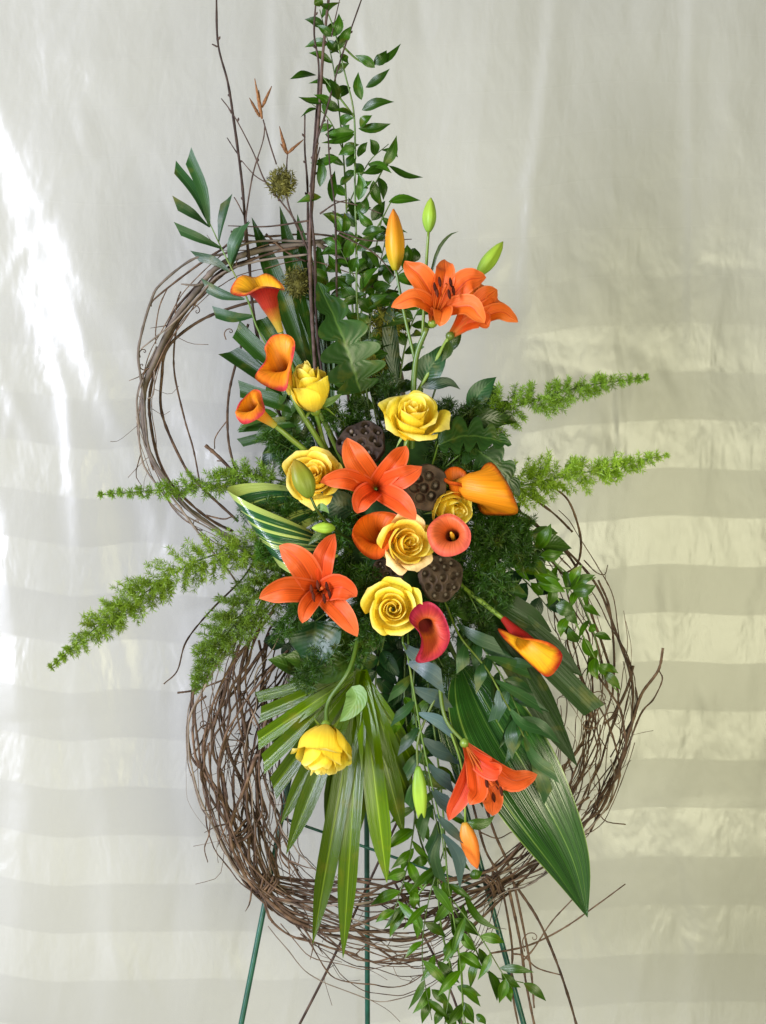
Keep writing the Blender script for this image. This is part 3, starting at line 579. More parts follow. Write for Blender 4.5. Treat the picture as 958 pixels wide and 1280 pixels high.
birch('thin curved twig beside the topmost small leaves', [(565, -20), (558, 100), (572, 210), (560, 400), (552, 560)], [1.2, 1.5, 1.9], 16, [(390, 420, 12), (415, 560, 4), (460, 650, 0)])
birch('thin twig rising through the middle of the small leaf spray', [(598, 358), (605, 500), (620, 620), (624, 760)], [0.9, 1.4, 1.7], 44, [(424, 420, 30), (445, 540, 16), (480, 630, 4)], [([(625, 690), (720, 720), (850, 716)], [1.0, 0.9, 0.5]), ([(630, 700), (740, 760), (800, 830)], [1.1, 0.9, 0.6])])
def flakes(name, c, rx, rz, n, l, w, mat, parent, seed, ry=None):
    rng = random.Random(seed); V = []; F = []; UV = []; ry = ry or rx
    for k in range(n):
        d = Vector((rng.gauss(0, 1), rng.gauss(0, 1), rng.gauss(0, 1))).normalized(); r = 0.72 + 0.38 * rng.random()
        p = Vector(c) + Vector((d.x * rx * r, d.y * ry * r, d.z * rz * r)) * 0.001
        t = (d * 0.45 + Vector((rng.gauss(0, 1), rng.gauss(0, 1), rng.gauss(0, 1)))).normalized() * l * 0.001 * rng.uniform(.5, 1.3)
        s = t.cross(Vector((rng.gauss(0, 1), rng.gauss(0, 1), rng.gauss(0, 1)))).normalized() * w * 0.001
        k0 = len(V); V += [p, p + t * .5 + s, p + t, p + t * .5 - s]; F.append((k0, k0 + 1, k0 + 2, k0 + 3)); UV += [(0.5, 0), (1, .5), (.5, 1), (0, .5)]
    o = emit(name, V, F, mat, parent, UV, c, smooth=False); o['kind'] = 'stuff'; return o
def moss(label, px, py, d, r, mat='moss'):
    t = thing('moss_ball', label, 'moss', P(px, py + r, d))
    lumpy('core', P(px, py, d), r * 0.0008, r * 0.0008, r * 0.0009, M[mat], t, n=8, m=12, amp=0.35, freq=70)
    flakes('moss_fringe', P(px, py, d), r, r * 1.1, 700, 8, 0.8, M[mat], t, px)
moss('shaggy olive moss ball hanging high on the forked catkin twig', 352, 229, 24, 15)
moss('shaggy olive moss ball beside the red calla, inside the small ring', 371, 353, 18, 15)
moss('loose tuft of yellowish moss behind the lobed green leaf', 486, 403, 10, 21, 'moss_y')
moss('loose tuft of yellowish moss above the upper lotus pod', 467, 452, 14, 17, 'moss_y')
# ------------------------------------------------------------------ foxtail ferns
def fern(label, pts, hw, mat='fern', step=5.0, group=None, dens=1.0, nl=8.5, full=False, seed=1):
    """arching plume: stem with side branchlets set with fine needles"""
    rng = random.Random(seed)
    q = [P(*p) for p in pts]; L = sum((b - a).length for a, b in zip(q, q[1:])) * 1000
    n = max(10, int(L / 4)); c = cat_rom(q, n)
    t = thing('fern_frond', label, 'fern', q[0], group)
    tube('stem', q, [1.4, 1.1, 0.6], M['stem'], t, sides=5, n=n)
    V = []; F = []; UV = []
    def needle(p, d, l, w=0.48):
        s = d.cross(Vector((rng.gauss(0, 1), rng.gauss(0, 1) - 0.5, rng.gauss(0, 1))))
        if s.length < 1e-6: return
        s = s.normalized() * w * 0.001; k0 = len(V); e = p + d * l * 0.001; m = p + d * l * 0.00045
        V.extend([p, m + s, e, m - s]); F.append((k0, k0 + 1, k0 + 2, k0 + 3)); UV.extend([(hue_[0], hue_[1])] * 4)
    nb = int(L / step * 5.4 * dens); hue_ = [0.0, 0.0]
    for k in range(nb):
        t_ = rng.random() ** 0.9; t_ = min(0.999, max(0.0, round(t_ * L / 11.0) * 11.0 / L * 0.6 + t_ * 0.4)); hue_[0] = rng.uniform(0, 30); hue_[1] = rng.uniform(0, 30); i = min(int(t_ * (n - 1)), n - 2); f = t_ * (n - 1) - i
        p = c[i].lerp(c[i + 1], f); T = (c[i + 1] - c[i]).normalized()
        h = lerp_list(hw, t_) * rng.uniform(0.68, 1.22)
        o = T.orthogonal().normalized(); o.rotate(__import__('mathutils').Quaternion(T, rng.uniform(0, 6.283)))
        d = (o + T * rng.uniform(0.25, 0.75)).normalized(); bl = max(3.0, h - nl * 0.5)
        m = max(3, int(bl / 1.9))
        for j in range(m):
            b0 = p + d * (bl * 0.001 * (0.25 + 0.75 * j / m))
            for z in range(5):
                nd = (d * rng.uniform(0.3, 1.0) + Vector((rng.gauss(0, 1), rng.gauss(0, 1), rng.gauss(0, 1))).normalized() * 0.95).normalized()
                needle(b0, nd, nl * rng.uniform(0.6, 1.1) * (0.55 + 0.45 * min(1, h / 18)))
    o = emit('needles', V, F, M[mat], t, UV, smooth=False); o['kind'] = 'stuff'
    return t
fern('light green foxtail fern plume arching far out to its low drooping tip', [(400, 690, 20), (340, 680, 40), (250, 700, 60), (180, 742, 75), (120, 785, 85), (64, 834, 90)], [34, 34, 35, 33, 28, 20, 7], 'fern_l', seed=2)
fern('thin foxtail fern plume crossing in front of the small grapevine ring', [(400, 620, 10), (330, 596, 20), (270, 602, 25), (200, 612, 28), (122, 619, 30)], [25, 25, 24, 21, 14, 5], 'fern', seed=3, dens=0.8)
fern('bushy foxtail fern hanging down over the dense grapevine flank', [(390, 690, 25), (340, 725, 45), (300, 770, 58), (268, 812, 62), (243, 862, 60)], [38, 40, 40, 34, 24, 9], 'fern', seed=4)
fern('upper foxtail fern plume pointing at the plain cloth beside the top lily', [(540, 570, 10), (600, 528, 20), (660, 503, 28), (735, 482, 32), (808, 472, 34)], [32, 35, 33, 27, 17, 6], 'fern', seed=5, dens=0.85)
fern('foxtail fern plume beside the big orange calla, with evenly spaced tufts', [(560, 625, 10), (630, 612, 30), (700, 597, 40), (765, 584, 44), (836, 568, 46)], [32, 36, 35, 30, 20, 6], 'fern_l', seed=6, dens=0.85)
FG = 'short fern sprigs filling the gaps between the blooms'
fill = [((440, 610), (330, 545), 26), ((450, 620), (350, 575), 26), ((440, 650), (300, 640), 28), ((430, 700), (325, 690), 30), ((450, 700), (360, 760), 30), ((470, 740), (375, 860), 30), ((470, 730), (430, 800), 28),
        ((500, 740), (445, 830), 26), ((560, 650), (660, 660), 34), ((560, 670), (665, 700), 34), ((560, 640), (640, 640), 30), ((560, 700), (610, 790), 28), ((540, 720), (600, 830), 26), ((560, 690), (640, 745), 30), ((540, 600), (610, 545), 26),
        ((500, 740), (560, 845), 24), ((540, 580), (560, 500), 24), ((470, 590), (440, 500), 24), ((530, 730), (550, 900), 22), ((440, 650), (420, 680), 26), ((470, 700), (455, 740), 26), ((540, 560), (605, 500), 20), ((440, 690), (345, 800), 26),
        ((470, 560), (400, 510), 24), ((540, 640), (600, 590), 26), ((500, 560), (480, 470), 22), ((450, 720), (395, 745), 26)]
fern_by = ['below the small curled orange calla', 'beside the golden rose with the olive bud', 'behind the pale edge of the looped striped leaf', 'under the looped striped leaf', 'under the long side petal of the red-orange lily',
           'above the squared segments of the green fan palm', 'below the red-orange lily next to the yellow rose', 'around the top of the nodding rose stem', 'between the small pink-orange calla and the vines', 'beneath the curling glossy leaf spray', 'under the rim of the big amber calla',
           'beside the red and yellow calla', 'at the top of the long streaked leaf', 'between the holed lotus pod and the red and yellow calla', 'under the lobed leaf above the amber calla', 'below the magenta calla', 'next to the bright yellow rose above the pods', 'behind the brown upper lotus pod',
           'beside the blue-grey slanting leaflets', 'between the central lily and the red-orange lily', 'touching the face-on yellow rose', 'at the foot of the upper foxtail plume', 'over the dense vines beside the round blue-green leaf', 'under the half-open pale rose', 'behind the big amber calla', 'beneath the yellowish moss tuft above the pod', 'behind the red-orange lily']
for k, (a, e, w) in enumerate(fill):
    dz = 30 + (k * 17) % 32
    fern('short bushy green fern sprig ' + fern_by[k], [(*a, 25), ((a[0] + e[0]) / 2, (a[1] + e[1]) / 2 - 4, dz + 14), (*e, dz + 20)], [w * .8, w, w * .9, w * .55], 'fern_d', group=FG, seed=20 + k, dens=0.75, nl=10)
# ------------------------------------------------------------------ palm leaves
def fan(label, hub, d, segs, w, mat, foot, prof='strap', group=None):
    t = thing('palm_leaf', label, 'palm leaf', P(*foot))
    tube('stem', [P(*foot), P(hub[0], hub[1], d - 3)], [3, 2.4], M['stem'], t)
    for s in segs:
        tx, ty, td, ww = s[:4]; pf = s[4] if len(s) > 4 else prof
        ct = 0.0 if pf == 'strap' else random.uniform(-1, 1)
        k = 0.5; mx, my = hub[0] + (tx - hub[0]) * k, hub[1] + (ty - hub[1]) * k
        blade('leaf_segment', [P(hub[0], hub[1], d), P(mx, my, (d + td) / 2 + 16 + random.uniform(-3, 3)), P(tx, ty, td)], ww, M[mat], t, prof=pf, cup=random.uniform(0.25, 0.45), fold=True, cut=ct, nu=3, nv=14, twist=random.uniform(-0.25, 0.25), nrm=(random.uniform(-.25, .25), -1, random.uniform(-.1, .3)))
    return t
fan('glossy green fan palm leaf spreading down below the yellow rose', (452, 838), 40,
    [(322, 872, 34, 7, 'cut'), (326, 893, 38, 9, 'cut'), (323, 925, 42, 10, 'cut'), (330, 955, 48, 10, 'cut'), (342, 985, 54, 11, 'cut'), (351, 1030, 58, 11), (358, 1068, 62, 12),
     (391, 1180, 68, 12.5), (429, 1198, 70, 12.5), (484, 1104, 66, 14), (505, 1045, 56, 13), (514, 1003, 50, 11, 'cut'), (520, 960, 42, 10, 'cut'), (372, 1012, 34, 13), (408, 1040, 36, 13), (446, 1052, 36, 13), (470, 1015, 34, 13), (350, 930, 28, 12, 'cut')], 11, 'palm', (470, 770, 15))
fan('dark fan palm leaf with squared-off tips beside the two callas', (412, 525), 14,
    [(296, 412, 4, 11, 'cut'), (287, 440, 6, 11, 'cut'), (300, 487, 10, 10, 'cut'), (302, 533, 14, 8, 'cut'), (301, 554, 16, 6, 'cut'), (315, 272, -12, 12), (350, 258, -16, 11), (372, 268, -20, 11), (330, 398, 0, 12, 'cut'), (398, 300, -18, 11)], 10, 'palm_d', (465, 610, 5))
fan('dark strap-segmented palm leaf spreading under the red and yellow calla', (575, 720), 38,
    [(742, 888, 62, 14, 'cut'), (728, 845, 60, 16), (690, 790, 58, 15), (722, 958, 46, 15), (660, 745, 50, 12), (705, 905, 40, 12)], 12, 'palm_d', (530, 690, 15))
# broad streaked leaf
t = thing('broad_leaf', 'very long broad dark leaf with pale streaks tapering to a low point', 'leaf', P(548, 760, 20))
blade('leaf_blade', [P(575, 830, 44), P(610, 905, 66), P(660, 990, 84), P(708, 1075, 78), P(735, 1147, 66)], 52, M['varieg_big'], t, prof='broad', cup=0.22, fold=True, nu=8, nv=34, rip=0.03, nrm=(0.25, -1, 0.15))
tube('stem', [P(540, 740, 15), P(560, 800, 36), P(578, 838, 44)], [3, 3, 2.5], M['stem'], t)
t = thing('broad_leaf', 'narrow dark upright leaf hanging left of the long streaked leaf', 'leaf', P(540, 760, 15))
blade('leaf_blade', [P(560, 820, 30), P(572, 900, 44), P(588, 960, 48), P(604, 1010, 46)], 26, M['varieg_big'], t, prof='lance', cup=0.2, fold=True, nu=5, nv=20)
tube('stem', [P(530, 740, 12), P(560, 822, 30)], [2.5, 2], M['stem'], t)
# looped variegated leaf
def looped():
    t = thing('looped_leaf', 'glossy dark green leaf with cream stripes folded over into a loop', 'leaf', P(440, 690, 30))
    a0, a1 = np.array([286., 610.]), np.array([352., 706.])            # the fold runs along this line
    # cross section of the loop: (pixels to the right of the fold, depth)
    prof = [(100, 22), (72, 34), (42, 46), (18, 52), (4, 60), (-3, 74), (2, 90), (14, 98), (34, 100), (56, 96), (76, 86), (94, 70)]
    lift = [(-20, 0), (-27, 0), (-24, 0), (-15, 0), (-5, 0), (2, 0), (4, 0), (6, 0), (7, 0), (7, 0), (7, 0), (8, 0)]
    nv = 40; nu = 16; V = []; F = []; UV = []
    pr = cat_rom([Vector((x + 0.0, l[0], d)) for (x, d), l in zip(prof, lift)], nv)
    for i, p in enumerate(pr):
        s = i / (nv - 1); wd = 1 - 0.80 * max(0, (abs(s - 0.5) - 0.10) / 0.40) ** 1.25
        for j in range(nu + 1):
            x = j / nu; k = 0.5 + 0.20 * max(0, (s - 0.52) / 0.48) ** 0.7 + (x - 0.5) * wd; c = a0 + (a1 - a0) * k
            V.append(P(c[0] + p.x * 0.9, c[1] + p.y, p.z + 14 * (x - 0.5) + 4 * math.sin(math.pi * x))); UV.append((x, s))
    for i in range(nv - 1):
        for j in range(nu): F.append((i * (nu + 1) + j, i * (nu + 1) + j + 1, (i + 1) * (nu + 1) + j + 1, (i + 1) * (nu + 1) + j))
    emit('leaf_blade', V, F, M['varieg'], t, UV)
    tube('stem', [P(440, 690, 30), P(425, 680, 45), P(405, 668, 55)], [2.5, 2.5, 2], M['stem'], t)
looped()
# ------------------------------------------------------------------ leaf sprays
def spray(label, cat, stems, leaves, w, mat, foot, conv, d, name='leaf_spray', leaf='leaf', prof='lance', group=None, cut=0, cup=0.25, droop=4, stemmat='stem', r=1.5):
    t = thing(name, label, cat, P(*foot), group)
    for i, s in enumerate(stems):
        pts = [P(*conv(x, y), d) for x, y in s]
        if i == 0: pts = [P(*foot)] + pts
        tube('stem', pts, [r, r * .85, r * 0.5], M[stemmat], t, sides=5)
    for k, l in enumerate(leaves):
        (bx, by, tx, ty), dd = l[:4], d + random.uniform(-14, 16)
        a, e = conv(bx, by), conv(tx, ty); L = math.hypot(e[0] - a[0], e[1] - a[1])
        out = random.uniform(-0.35, 0.45) * L; bow = random.uniform(-0.10, 0.14) * L
        nx_, ny_ = -(e[1] - a[1]) / (L + 1e-6), (e[0] - a[0]) / (L + 1e-6)
        md = (a[0] * .5 + e[0] * .5 + nx_ * bow, a[1] * .5 + e[1] * .5 + ny_ * bow)
        ww = (l[4] if len(l) > 4 else w) * random.uniform(0.85, 1.15)
        blade(leaf, [P(*a, d), P(*md, d + out * .6 + droop), P(*e, d + out)], ww, M[mat], t, prof=prof, cup=cup * random.uniform(.4, 1.5), fold=True, cut=cut * random.choice([1, 1, 0.6]), nu=2, nv=9,
              nrm=(random.uniform(-.7, .7), -1, random.uniform(-.2, .8)), twist=random.uniform(-.5, .5))
    return t
spray('tall airy spray of pointed green leaves beside the thickest upright twig', 'leaf spray', [[(690, 960), (685, 760), (680, 560), (678, 350), (650, 220), (615, 80), (570, -20)], [(645, 140), (690, 180), (738, 197)], [(684, 520), (720, 515), (780, 495)], [(682, 640), (735, 560), (768, 500)], [(690, 720), (740, 690), (790, 600)], [(678, 350), (640, 300), (580, 225)]],
      [(615, 110, 632, 40), (635, 135, 668, 78), (610, 110, 565, 75), (600, 120, 634, 162), (640, 160, 662, 192), (580, 10, 600, 30), (575, 20, 560, -10), (735, 195, 818, 130), (735, 190, 775, 150), (740, 203, 680, 165), (712, 262, 785, 205), (700, 300, 690, 215), (700, 330, 798, 305), (695, 380, 732, 345), (690, 385, 788, 370), (675, 345, 612, 330), (640, 300, 585, 230), (630, 300, 605, 235), (565, 225, 485, 237),
       (590, 305, 510, 290), (612, 320, 556, 283), (680, 400, 578, 428), (680, 395, 590, 402), (685, 450, 630, 465), (655, 500, 680, 455), (690, 470, 718, 425), (765, 500, 805, 405), (780, 495, 885, 531), (765, 500, 700, 520), (735, 540, 765, 622), (750, 530, 765, 600), (780, 605, 877, 600), (632, 470, 545, 488), (575, 560, 572, 470), (612, 605, 620, 510), (580, 590, 505, 607), (636, 555, 678, 520), (690, 600, 690, 515), (685, 640, 717, 590),
       (735, 680, 690, 630), (650, 700, 648, 635), (700, 700, 772, 690), (640, 700, 605, 640), (640, 745, 580, 715), (680, 730, 640, 690), (760, 650, 838, 697), (700, 560, 732, 540)], 6.4, 'ruscus', (470, 580, 10), K1, 30)
K3 = crop(440, 230, 2.395)
spray('low spray of green leaves filling the space behind the orange lily buds', 'leaf spray', [[(20, 480), (15, 300), (10, 100)], [(20, 420), (60, 250), (95, 80)], [(25, 460), (90, 380), (140, 300)]],
      [(15, 180, -60, 150), (15, 200, 70, 150), (20, 240, -50, 230), (20, 260, 80, 210), (25, 300, 100, 300), (10, 320, -60, 330), (25, 330, 90, 260), (15, 360, -40, 290), (20, 370, 110, 330), (60, 330, 145, 320), (30, 410, -20, 390), (90, 390, 160, 380), (70, 140, 115, 150), (60, 110, 100, 50), (20, 110, -10, 40), (15, 130, -40, 90), (30, 200, 60, 260), (60, 440, 150, 400), (30, 470, 120, 480), (90, 420, 130, 470),
       (10, 230, 40, 290), (-30, 300, -90, 330), (-30, 270, -70, 210), (-20, 200, -60, 190)], 7.2, 'ruscus', (485, 560, 10), K3, 12)
spray('long trailing spray of bright pointed leaves hanging to the bottom beside the easel leg', 'leaf spray', [[(85, 280), (110, 560), (190, 740), (270, 880), (330, 1000), (440, 1030)], [(165, 640), (180, 850), (210, 1000), (190, 1180)], [(190, 740), (240, 960), (250, 1100), (260, 1180)], [(150, 700), (100, 760), (70, 790)]],
      [(70, 780, 0, 862), (70, 790, 18, 888), (100, 740, 95, 800), (105, 810, 105, 892), (150, 690, 120, 720), (165, 700, 160, 640), (140, 640, 88, 650), (95, 605, 55, 685), (160, 940, 115, 1028), (145, 1040, 90, 1128), (150, 1050, 205, 1105), (190, 1080, 215, 1158), (185, 1110, 160, 1165), (230, 1040, 308, 1072), (290, 960, 272, 1050), (300, 920, 330, 990), (330, 990, 357, 1088), (370, 1000, 432, 1045), (390, 1030, 402, 1092), (440, 1030, 512, 1088),
       (225, 880, 215, 815), (250, 870, 290, 930), (210, 760, 190, 700), (250, 740, 370, 868), (250, 850, 250, 780), (255, 1090, 240, 1165), (290, 1130, 322, 1162), (240, 940, 235, 1010), (205, 900, 200, 965), (170, 960, 240, 1032), (270, 930, 305, 985), (180, 800, 215, 770), (200, 1010, 165, 990), (245, 1090, 285, 1160), (150, 1080, 120, 1160), (270, 690, 312, 680), (170, 570, 140, 640), (150, 660, 170, 740), (210, 960, 215, 1050), (190, 1130, 230, 1170), (265, 820, 235, 870), (215, 850, 260, 900)],
      6.2, 'ruscus_b', (525, 740, 20), K9, 40)
K7 = crop(560, 540, 3.193)
spray('spray of curling glossy leaves tangled over the vine at the wreath shoulder', 'leaf spray', [[(150, 470), (300, 500), (420, 640), (520, 780), (620, 960), (680, 1040)], [(420, 620), (500, 620), (590, 580)], [(300, 500), (350, 470), (410, 380)]],
      [(350, 470, 412, 365, 9), (370, 490, 462, 478), (495, 610, 535, 530, 8), (490, 630, 590, 570), (500, 635, 592, 612, 8), (290, 530, 370, 560), (260, 500, 330, 600), (210, 480, 120, 600), (190, 490, 130, 540), (340, 560, 450, 590, 10), (360, 600, 470, 640, 9), (420, 620, 400, 700), (430, 690, 510, 720, 9), (450, 760, 540, 830), (480, 740, 450, 820), (540, 820, 590, 900), (520, 840, 480, 780), (590, 900, 600, 990), (600, 930, 660, 960), (330, 470, 250, 440), (230, 520, 200, 620), (400, 560, 340, 500),
       (570, 800, 590, 765, 6), (470, 700, 520, 770), (380, 650, 330, 600), (620, 960, 690, 1030), (230, 470, 300, 430)], 7.0, 'ruscus_b', (545, 670, 20), K7, 60)
KI = lambda x, y: (x, y)
spray('trimmed dark palm sprig with blunt leaflets sticking out above the small ring', 'leaf spray', [[(400, 520), (330, 425), (310, 375), (292, 340), (277, 310), (262, 278)]],
      [(262, 284, 236, 195), (260, 278, 219, 210), (262, 284, 219, 254), (278, 311, 222, 286), (274, 303, 284, 249), (288, 332, 303, 282), (288, 340, 244, 320), (306, 374, 256, 357), (318, 395, 268, 391), (290, 333, 304, 283)], 6.5, 'trim', (445, 590, 8), KI, 26, prof='cut', leaf='leaflet', cut=1.2)
spray('hanging palm sprig of blue-grey slanting leaflets below the pink calla', 'leaf spray', [[(60, -60), (75, 0), (115, 230), (150, 400), (180, 540), (190, 640)]],
      [(60, -40, 150, 10, 9), (75, 20, 185, 80), (90, 100, 210, 150), (110, 180, 215, 235), (125, 260, 215, 310), (140, 340, 215, 405), (150, 415, 230, 480), (165, 500, 255, 580), (185, 560, 250, 690)], 9.5, 'trim_b', (515, 735, 25), K9, 92, prof='cut', leaf='leaflet', cut=1.6, cup=0.1)
spray('dusky green palm sprig under the blue-grey leaflets', 'leaf spray', [[(80, 0), (105, 230), (140, 400), (175, 560)]],
      [(100, 130, 30, 200), (110, 220, 50, 288), (120, 300, 68, 372), (135, 380, 78, 472), (155, 470, 112, 560), (170, 520, 138, 625), (180, 560, 178, 705), (90, 60, 20, 120)], 7.0, 'trim', (510, 745, 20), K9, 78, prof='cut', leaf='leaflet', cut=-1.2)
spray('palm sprig of green slanting leaflets lying over the long streaked leaf', 'leaf spray', [[(230, -80), (290, 0), (330, 50), (380, 140), (430, 230), (470, 330), (510, 430)]],
      [(230, -100, 365, -30), (320, 0, 455, 50), (350, 75, 488, 157), (395, 165, 502, 237), (440, 250, 542, 372), (465, 320, 518, 442), (310, 20, 308, 92), (360, 105, 348, 202), (410, 200, 415, 292), (260, -40, 250, 40)], 8.0, 'trim', (545, 720, 20), K9, 108, prof='cut', leaf='leaflet', cut=1.3, cup=0.12, stemmat='stem_l')
# ------------------------------------------------------------------ further sprays, leaves set alternately along the stem
def auto_spray(label, path, ll, w, mat, gap=13, seed=0, d_leaf=12, spread=0.9, side=()):
    rng = random.Random(seed); q = [P(*p) for p in path]; L = sum((b - a).length for a, b in zip(q, q[1:])) * 1000
    t = thing('leaf_spray', label, 'leaf spray', q[0])
    tube('stem', q, [1.5, 1.3, 0.6], M['stem'], t, sides=5, n=30)
    for sd_ in side: tube('stem', [P(*p) for p in sd_], [1.0, 0.8, 0.5], M['stem'], t, sides=5, n=16)
    for ln in [q] + [[P(*p) for p in sd_] for sd_ in side]:
        Ls = sum((b - a).length for a, b in zip(ln, ln[1:])) * 1000; n = max(3, int(Ls / gap)); c = cat_rom(ln, n + 2)
        for i in range(1, n + 1):
            if ln is q and i < n * 0.22: continue
            T = (c[i + 1] - c[i]).normalized() if i + 1 < len(c) else (c[i] - c[i - 1]).normalized()
            sgn = 1 if i % 2 else -1; sidev = Vector((T.z, rng.uniform(-.9, .5), -T.x)) * sgn
            dr = (T * rng.uniform(0.35, 1.0) + sidev * spread).normalized(); l = ll * rng.uniform(0.65, 1.2) * 0.001
            a = c[i]; e = a + dr * l + Vector((0, rng.uniform(-.3, .2), -0.18)) * l
            blade('leaf', [a, a.lerp(e, .5) + Vector((rng.uniform(-.08, .08), -0.12, 0.06)) * l, e], w * rng.uniform(.75, 1.2), M[mat], t, prof='lance', cup=rng.uniform(.1, .5), fold=True, nu=2, nv=9, nrm=(rng.uniform(-.8, .8), -1, rng.uniform(-.2, .9)), twist=rng.uniform(-.6, .6))
    return t
auto_spray('tall slim leaf spray close behind the slender leaning twig', [(470, 570, 5), (448, 450, 8), (437, 330, 10), (430, 200, 8), (418, 90, 4), (400, 12, 0)], 34, 6.4, 'ruscus', 17, 1, side=[[(434, 260, 10), (460, 205, 16), (486, 180, 18)], [(430, 190, 8), (412, 150, 14), (388, 128, 16)]])
auto_spray('dense leaf spray filling the space under the lily buds', [(480, 560, 5), (462, 440, 14), (470, 360, 18), (484, 290, 18)], 36, 8.0, 'ruscus', 12, 2, side=[[(468, 400, 14), (440, 340, 22), (420, 300, 24)], [(466, 380, 16), (500, 340, 20), (520, 325, 20)]])
auto_spray('dark leaf spray just behind the lobed upright leaf', [(470, 580, 0), (428, 470, 2), (412, 400, 0), (408, 330, -6)], 38, 8.5, 'ruscus', 12, 3)
auto_spray('dark leaf spray between the lily stalk and upper yellow rose', [(500, 570, 5), (500, 480, 12), (510, 420, 14), (526, 380, 12)], 34, 8.5, 'ruscus', 12, 4)
auto_spray('bright trailing leaf spray hanging longest under the drooping lily', [(520, 740, 15), (536, 860, 44), (552, 990, 54), (560, 1100, 56), (575, 1200, 54), (580, 1300, 50)], 40, 6.0, 'ruscus_b', 25, 5, side=[[(556, 1060, 56), (535, 1130, 60), (528, 1200, 58), (540, 1275, 56)], [(562, 1120, 56), (600, 1170, 62), (624, 1210, 62), (640, 1235, 60)]])
auto_spray('short trailing leaf spray beside the closed green bud', [(510, 745, 15), (506, 880, 40), (520, 980, 48), (512, 1070, 50), (490, 1150, 50)], 38, 7.0, 'ruscus_b', 16, 6)
auto_spray('dark glossy leaf spray filling the gap below the face-on rose', [(500, 720, 10), (480, 800, 22), (470, 860, 26), (490, 930, 24)], 40, 11, 'dark', 11, 7)
auto_spray('dark glossy leaf spray below the magenta calla', [(515, 730, 10), (540, 810, 22), (556, 870, 26), (560, 950, 24)], 42, 11, 'dark', 11, 8)
auto_spray('broad dark leaf spray above the blue-grey leaflets', [(505, 715, 5), (500, 780, 8), (515, 840, 10), (530, 900, 10)], 50, 14, 'dark', 9, 21)
auto_spray('broad dark leaf spray behind the bare stem of the nodding rose', [(490, 715, 5), (455, 790, 6), (430, 840, 6), (400, 870, 4)], 50, 14, 'dark', 10, 22)
auto_spray('dark glossy leaf spray between the fern and strap leaves', [(540, 680, 10), (600, 690, 22), (650, 720, 26), (690, 765, 26)], 40, 11, 'dark', 12, 9)
auto_spray('dark glossy leaf spray behind the golden rose', [(460, 640, 5), (410, 590, 12), (375, 560, 14), (340, 555, 12)], 38, 10, 'dark', 12, 10)
auto_spray('dark glossy leaf spray behind the round blue-green leaf', [(460, 720, 8), (400, 780, 16), (350, 810, 16)], 40, 11, 'dark', 12, 11)
auto_spray('broad green leaf spray between the lobed leaf and the upper rose', [(490, 600, 0), (470, 520, 8), (462, 460, 8), (470, 400, 4)], 52, 15, 'salal', 13, 31)
auto_spray('broad green leaf spray under the upper foxtail plume', [(530, 620, 5), (575, 560, 14), (600, 525, 14), (625, 500, 10)], 48, 14, 'salal', 12, 32)
auto_spray('broad green leaf spray beyond the small pink-orange calla', [(545, 650, 5), (610, 660, 26), (650, 665, 30), (685, 690, 28)], 48, 13, 'salal', 12, 33)
auto_spray('broad green leaf spray over the top of the fan palm', [(480, 720, 5), (430, 800, 30), (400, 835, 36), (370, 845, 34)], 46, 14, 'salal', 13, 34)
auto_spray('broad green leaf spray beneath the small curled orange calla', [(460, 640, 5), (400, 570, 20), (365, 540, 22), (335, 500, 14)], 46, 13, 'salal', 14, 35)
auto_spray('narrow dark leaf spray lying over the base of the long streaked leaf', [(540, 720, 10), (590, 790, 60), (630, 850, 84), (660, 920, 92)], 52, 8, 'trim', 14, 36)
auto_spray('curling leaf spray reaching over the open vine shoulder', [(545, 660, 15), (620, 660, 40), (690, 700, 46), (735, 770, 44), (755, 850, 40)], 28, 4.8, 'ruscus_b', 19, 12, side=[[(690, 700, 46), (720, 725, 50), (740, 740, 50)]])
# ------------------------------------------------------------------ single leaves
def leaf(label, pts, w, mat, foot, prof='ovate', **k):
    t = thing('single_leaf', label, 'leaf', P(*foot))
    kk = dict(cup=0.2, nu=5, nv=16); kk.update(k)
    blade('leaf_blade', [P(*p) for p in pts], w, M[mat], t, prof=prof, **kk)
    tube('stalk', [P(*foot), (P(*foot) + P(*pts[0])) * 0.5 + Vector((0, -0.006, 0)), P(*pts[0])], [1.6, 1.3, 1.1], M['stem'], t, sides=5)
def lob(t, x):
    s = abs((t * 5.2 + (0.3 if x > 0 else 0.0)) % 1.0 - 0.5) * 2
    return 1.0 - 0.70 * (s ** 2.4) * (1 if t < 0.93 else 0)
leaf('deeply lobed upright green leaf with a pale midrib beside the twigs', [(451, 490, 52), (440, 455, 66), (424, 410, 70), (397, 352, 56)], 40, 'philo', (470, 570, 15), lobes=lob, nv=46, fold=True, cup=0.25, nrm=(0.2, -1, 0.1))
leaf('lobed green leaf reaching out above the big orange calla', [(548, 556, 70), (580, 545, 80), (612, 548, 84), (640, 556, 80)], 26, 'philo', (535, 600, 20), lobes=lob, nv=40, fold=True, nrm=(0, -1, 0.5))
leaf('wide lobed leaf drooping just behind the big orange calla', [(570, 552, 55), (600, 565, 70), (630, 590, 72), (650, 620, 66)], 24, 'philo', (545, 600, 20), lobes=lob, nv=40, fold=True)
leaf('rounded dark leaf standing below the open orange lily', [(529, 478, 40), (536, 462, 46), (546, 448, 46), (552, 432, 40)], 17, 'dark', (520, 570, 15))
leaf('thin dark horizontal leaf just above the upper yellow rose', [(526, 484, 45), (545, 480, 55), (562, 478, 55), (576, 487, 50)], 7, 'dark', (520, 570, 15), prof='lance')
leaf('pointed dark leaf rising beside the upper foxtail fern', [(585, 512, 46), (596, 496, 54), (608, 482, 54), (621, 471, 48)], 13, 'dark', (540, 590, 15), prof='lance', fold=True)
